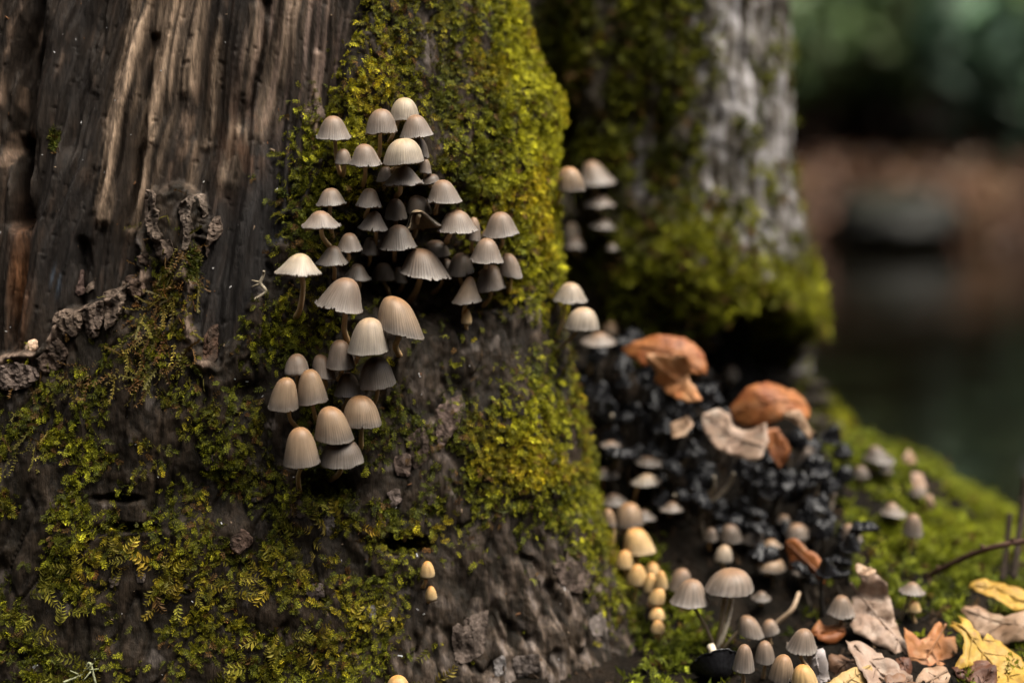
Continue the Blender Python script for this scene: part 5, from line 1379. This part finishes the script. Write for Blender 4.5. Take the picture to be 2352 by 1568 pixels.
# a pale chip of wood caught in the bark, and scattered crumbs
def chunk(name, px_, py_, size, col, label, seed, cat):
    h_ = hit(px_, py_, ("stump",))
    o = np.array(h_[1])
    n = 14
    th_, ph_ = np.meshgrid(np.linspace(0, math.pi, 9), np.linspace(0, 2 * math.pi, n, endpoint=False), indexing='ij')
    V = np.stack([np.sin(th_) * np.cos(ph_) * size[0], np.sin(th_) * np.sin(ph_) * size[1], np.cos(th_) * size[2]], -1)
    V = V * (1 + .45 * (fbm(th_ * 2 + seed, np.abs(ph_ - math.pi) * 1.3, 3, seed) - .5))[..., None]
    w = fbm(th_ * 3, ph_ * 2, 2, seed)[..., None]
    cc = np.array(col) * (.6 + .8 * w)
    ob = link(name, mesh_np(name, V.reshape(-1, 3), grid_faces(9, n, wrap=True), M_FLAKE, cc.reshape(-1, 3), smooth=False), None, o + np.array(h_[2]) * size[1] * .5)
    ob.rotation_euler = (0, .6, .3)
    return tag(ob, label, cat)
chunk("wood_chip", 73, 796, (.0035, .003, .005), (.60, .42, .30), "small pale orange and white wood chip caught on the bark ledge", 5, "wood chip")
chunk("white_pebble", *R5(740, 1437), (.0028, .002, .002), (.75, .75, .74), "tiny white pebble on moss beside the upturned black cap", 6, "pebble") if hit(*R5(740, 1437), ("stump",)) else None

r = np.random.default_rng(77)
parts = []
wgt = (.2 + Wm * .5 + .4 * sstep(700, 900, py)) * (~back) * (Z0 < HC + .08)
pos, nr_, i, j = scatter(PS, NS, wgt, 420, 131)
tv = np.array([(-.5, -.3, 0), (.5, -.25, .05), (.45, .3, 0), (-.4, .35, .08), (0, 0, .35)]); tf = np.array([(0, 1, 4, 4), (1, 2, 4, 4), (2, 3, 4, 4), (3, 0, 4, 4)])
V_, F_, C_ = [], [], []
for k in range(len(pos)):
    s_ = r.uniform(.0005, .0016) if r.random() < .9 else r.uniform(.0016, .0028)
    nn = nr_[k]; a = np.cross(nn, [0.3, .2, 1]); a /= np.linalg.norm(a); b = np.cross(nn, a); an = r.uniform(0, 6.28)
    u_, v_ = a * math.cos(an) + b * math.sin(an), b * math.cos(an) - a * math.sin(an)
    V_.append(pos[k] + s_ * (tv[:, :1] * u_ * r.uniform(.8, 2.2) + tv[:, 1:2] * v_ + tv[:, 2:] * nn)); F_.append(tf[:, :3] + 5 * k)
    C_.append(np.tile([(.45, .44, .44), (.22, .16, .11), (.5, .5, .52), (.12, .06, .03)][r.integers(0, 4)], (5, 1)))
tag(link("crumbs", mesh_np("crumbs", np.concatenate(V_), np.concatenate(F_), M_FLAKE, np.concatenate(C_), smooth=False)), "scattered pale crumbs and specks on the damp stump", "debris", kind="stuff")

# dark crumbs of soil and rotten wood on the slope between the trunks
wg = okg * sstep(1.35, 1.28, gD) * (.3 + sstep(.4, .6, m2))
pos, nr_, i, j = scatter(PG, NG, wg + 1e-12, 3600, 141)
V_, F_, C_ = [], [], []
for k in range(len(pos)):
    s_ = r.uniform(.0012, .0045); nn = nr_[k]; a = np.cross(nn, [0.3, .2, 1]); a /= np.linalg.norm(a); b = np.cross(nn, a); an = r.uniform(0, 6.28)
    u_, v_ = a * math.cos(an) + b * math.sin(an), b * math.cos(an) - a * math.sin(an)
    V_.append(pos[k] + s_ * (tv[:, :1] * u_ * r.uniform(.8, 2.8) + tv[:, 1:2] * v_ + tv[:, 2:] * nn * r.uniform(.8, 2.5) + nn * .1)); F_.append(tf[:, :3] + 5 * k)
    C_.append(np.tile(np.array([(.012, .009, .007), (.03, .02, .013), (.06, .038, .022), (.008, .007, .006)][r.integers(0, 4)]), (5, 1)))
tag(link("soil_crumbs", mesh_np("soil_crumbs", np.concatenate(V_), np.concatenate(F_), M_FLAKE, np.concatenate(C_), smooth=False)), "dark crumbs of soil and rotten wood between the trunks", "debris", kind="stuff")

# ------------------------------------------------------------------ litter, far bank and forest
def leaf_cloud(centers, size, seed, col, jitter=.3, updir=.5, aspect=.36):
    """oval leaves (four triangles each) at the given points"""
    r = np.random.default_rng(seed); n = len(centers)
    d = r.normal(size=(n, 3)); d[:, 2] += updir * .3; d /= np.linalg.norm(d, axis=1, keepdims=True)
    s = np.cross(d, r.normal(size=(n, 3))); s /= np.linalg.norm(s, axis=1, keepdims=True)
    nn = np.cross(d, s)
    L_ = (size * r.uniform(.6, 1.3, n))[:, None]
    w = L_ * aspect
    V = np.stack([centers - d * L_ * .5, centers - s * w * .5 - nn * w * .12, centers + d * L_ * .5 - nn * L_ * .1, centers + s * w * .5 - nn * w * .12, centers + nn * w * .08], 1)
    f = np.array([(0, 1, 4), (1, 2, 4), (2, 3, 4), (3, 0, 4)])
    Fq = (f[None] + (np.arange(n) * 5)[:, None, None]).reshape(-1, 3)
    cc = np.array(col) * r.uniform(.5, 1.4, (n, 1)) * (1 + r.normal(0, jitter * .3, (n, 3)))
    return V.reshape(-1, 3), Fq, np.repeat(cc, 5, axis=0)

def gz1(x, y): return float(ground_z(np.array([x]), np.array([y]))[0])

def shrub(x, y, h_, w_, n, seed, col, label, group="evergreen shrubs across the stream"):
    r = np.random.default_rng(seed)
    base = np.array([x, y, gz1(x, y) - .05])
    root = empty("evergreen_shrub", base); tag(root, label, "shrub", group)
    tips = []
    sv_, sf_, off = [], [], 0
    for k in range(9):
        a = r.uniform(0, 6.28); e = np.array([math.cos(a) * w_ * r.uniform(.3, .9), math.sin(a) * w_ * r.uniform(.3, .8), h_ * r.uniform(.45, .98)])
        mid = e * .5 + np.array([0, 0, h_ * .12])
        sv, sf, st = tube([(0, 0, 0), mid, e], [.022, .014, .006], 6, 8)
        sv_.append(sv); sf_.append([q + off for q in sf]); off += len(sv); tips += [e, mid, (e + mid) / 2, e * .8 + mid * .2, mid * .6 + e * .4 + r.normal(0, .1, 3)]
    link("stems", mesh_np("stems", np.concatenate(sv_), [np.concatenate([q[0] for q in sf_]), np.concatenate([q[1] for q in sf_])], M_TWIG, np.tile((.05, .035, .025), (off, 1))), root)
    tips = np.array(tips)
    c_ = tips[r.integers(0, len(tips), n)] + r.normal(0, 1, (n, 3)) * np.array([.16, .16, .13]) * h_ * .62
    c_[:, 2] = np.maximum(c_[:, 2], .05)
    V, Fq, cc = leaf_cloud(c_, .13, seed, col)
    link("foliage", mesh_np("foliage", V, Fq, M_SHRUB, cc, smooth=False), root)

GREENS = [(.040, .070, .044), (.056, .080, .032), (.035, .064, .051)]
shr = [(1.35, 6.9, 1.0, .6, 0), (2.0, 7.1, 1.1, .6, 2), (1.0, 7.0, 1.0, .6, 2), (1.05, 6.25, .8, .45, 1), (1.7, 6.2, .85, .45, 0), (.55, 6.6, 1.3, .6, 0), (1.35, 6.45, 1.0, .55, 2), (1.95, 6.55, 1.15, .6, 1), (2.6, 6.4, 1.2, .7, 2), (3.6, 6.7, 1.5, .8, 0), (-.6, 6.6, 1.3, .7, 1), (-1.8, 6.9, 1.5, .8, 0), (1.0, 7.6, 1.9, .9, 1), (2.2, 7.8, 2.1, 1.0, 0),
       (3.6, 8.3, 2.3, 1.0, 2), (-.4, 8.0, 2.1, 1.0, 2), (1.6, 9.4, 2.6, 1.2, 0), (3.0, 9.9, 2.8, 1.2, 1), (.2, 9.8, 2.8, 1.2, 1), (4.8, 9.0, 2.5, 1.2, 0), (-2.2, 9.0, 2.6, 1.2, 2)]
for k, (x, y, h_, w_, g_) in enumerate(shr):
    near = y < 7.2
    shrub(x, y, h_, w_, 1500 if near else 1300, 700 + k, tuple(v_ * (1.7 if near else 1.0) for v_ in GREENS[g_]), ["mid-green", "yellow-green", "blue-green"][g_] + (" leafy evergreen shrub overhanging the far bank" if near else " tall evergreen shrub on the slope behind the far bank"), "evergreen shrubs on the far bank" if near else "tall evergreen shrubs on the slope")

def forest_tree(x, y, rad, hgt, seed):
    r = np.random.default_rng(seed)
    base = np.array([x, y, gz1(x, y) - .1])
    root = empty("forest_tree", base); tag(root, "dark forest tree rising out of the shrubs beyond the stream", "tree", "forest trees beyond the stream")
    sv, sf, st = tube([(0, 0, 0), (.1, 0, hgt * .35), (-.05, .1, hgt * .7), (.1, 0, hgt)], [rad * 1.5, rad, rad * .8, rad * .2], 12, 30, seed, .3)
    link("trunk", mesh_np("trunk", sv, sf, M_TREE, np.array((.055, .045, .036)) * (.6 + .8 * fbm(st * 40, np.arange(len(st)) * .9, 2, seed))[:, None]), root)
    tips = []; S_ = []; off = 0
    for k in range(16):
        z_ = hgt * r.uniform(.35, .98); a = r.uniform(0, 6.28); ln = (hgt * 1.05 - z_) * .45 + .6
        e = np.array([math.cos(a) * ln, math.sin(a) * ln, z_ + ln * .25]); s0 = np.array([0, 0, z_])
        sv, sf, st = tube([s0, (s0 + e) / 2 + np.array([0, 0, .15]), e], [rad * .3, rad * .2, rad * .06], 5, 8)
        link("branch", mesh_np("branch", sv, sf, M_TREE, np.tile((.05, .04, .03), (len(sv), 1))), root)
        tips += [s0 + (e - s0) * f for f in (.45, .65, .85, 1.0)]
    tips = np.array(tips); n = 3600
    c_ = tips[r.integers(0, len(tips), n)] + r.normal(0, .42, (n, 3))
    V, Fq, cc = leaf_cloud(c_, .19, seed, (.045, .052, .018), aspect=.6)
    link("crown", mesh_np("crown", V, Fq, M_SHRUB, cc, smooth=False), root)
for k, (x, y, rad, hgt) in enumerate([(1.6, 11.5, .16, 8), (3.3, 12.5, .2, 9), (.1, 12.0, .18, 8.5), (4.8, 11.5, .15, 8), (-1.8, 11.8, .2, 9), (6.6, 13, .2, 9), (2.4, 15.5, .22, 10), (-.6, 16, .2, 10), (5.2, 16.5, .2, 10)]):
    forest_tree(x, y, rad, hgt, 800 + k)

# fallen leaves covering the far bank: one mass
r = np.random.default_rng(5)
n = 5200
xx, yy = r.uniform(-3, 6, n), 5.32 + r.exponential(.42, n)
zz = ground_z(xx, yy) + .015
V, Fq, cc = leaf_cloud(np.stack([xx, yy, zz], -1), .085, 55, (.13, .068, .038), aspect=.6)
tag(link("leaf_litter", mesh_np("leaf_litter", V, Fq, M_LEAF, cc, smooth=False)), "brown fallen leaves covering the far bank of the stream", "leaf litter", kind="stuff")

def boulder(x, y, z, s, seed, label, col, name="boulder"):
    th_, ph_ = np.meshgrid(np.linspace(0, math.pi, 26), np.linspace(0, 2 * math.pi, 44, endpoint=False), indexing='ij')
    d = np.stack([np.sin(th_) * np.cos(ph_), np.sin(th_) * np.sin(ph_), np.cos(th_)], -1)
    rr = 1 + .5 * (fbm(d[..., 0] * 1.4 + seed, d[..., 2] * 1.4 + d[..., 1], 4, seed) - .5) + .15 * (fbm(d[..., 0] * 6, d[..., 1] * 6 + d[..., 2] * 5, 3, seed + 1) - .5)
    V = d * rr[..., None] * np.array(s)
    mossy = sstep(.2, .7, d[..., 2]) * sstep(.4, .6, fbm(d[..., 0] * 3, d[..., 1] * 3, 3, seed + 2))
    cc = np.zeros(V.shape) + np.array(col); cc = cmix(cc, (.012, .015, .005), mossy * .7)
    o = link(name, mesh_np(name, V.reshape(-1, 3), grid_faces(26, 44, wrap=True), M_STONE, cc.reshape(-1, 3)), None, (x, y, z))
    tag(o, label, "boulder")
boulder(1.20, 5.34, .03, (.20, .22, .10), 3, "long dark mossy boulder at the waterline of the far bank", (.010, .0095, .007))
boulder(1.95, 5.5, .03, (.2, .2, .12), 5, "rounded dark boulder beside the long mossy one", (.012, .012, .012))
boulder(.68, 1.98, -.085, (.09, .12, .06), 7, "wet grey stone in the stream behind the mossy mound", (.05, .052, .058), "gleam_stone")  # stone added in place of the sky's bluish gleam on the water
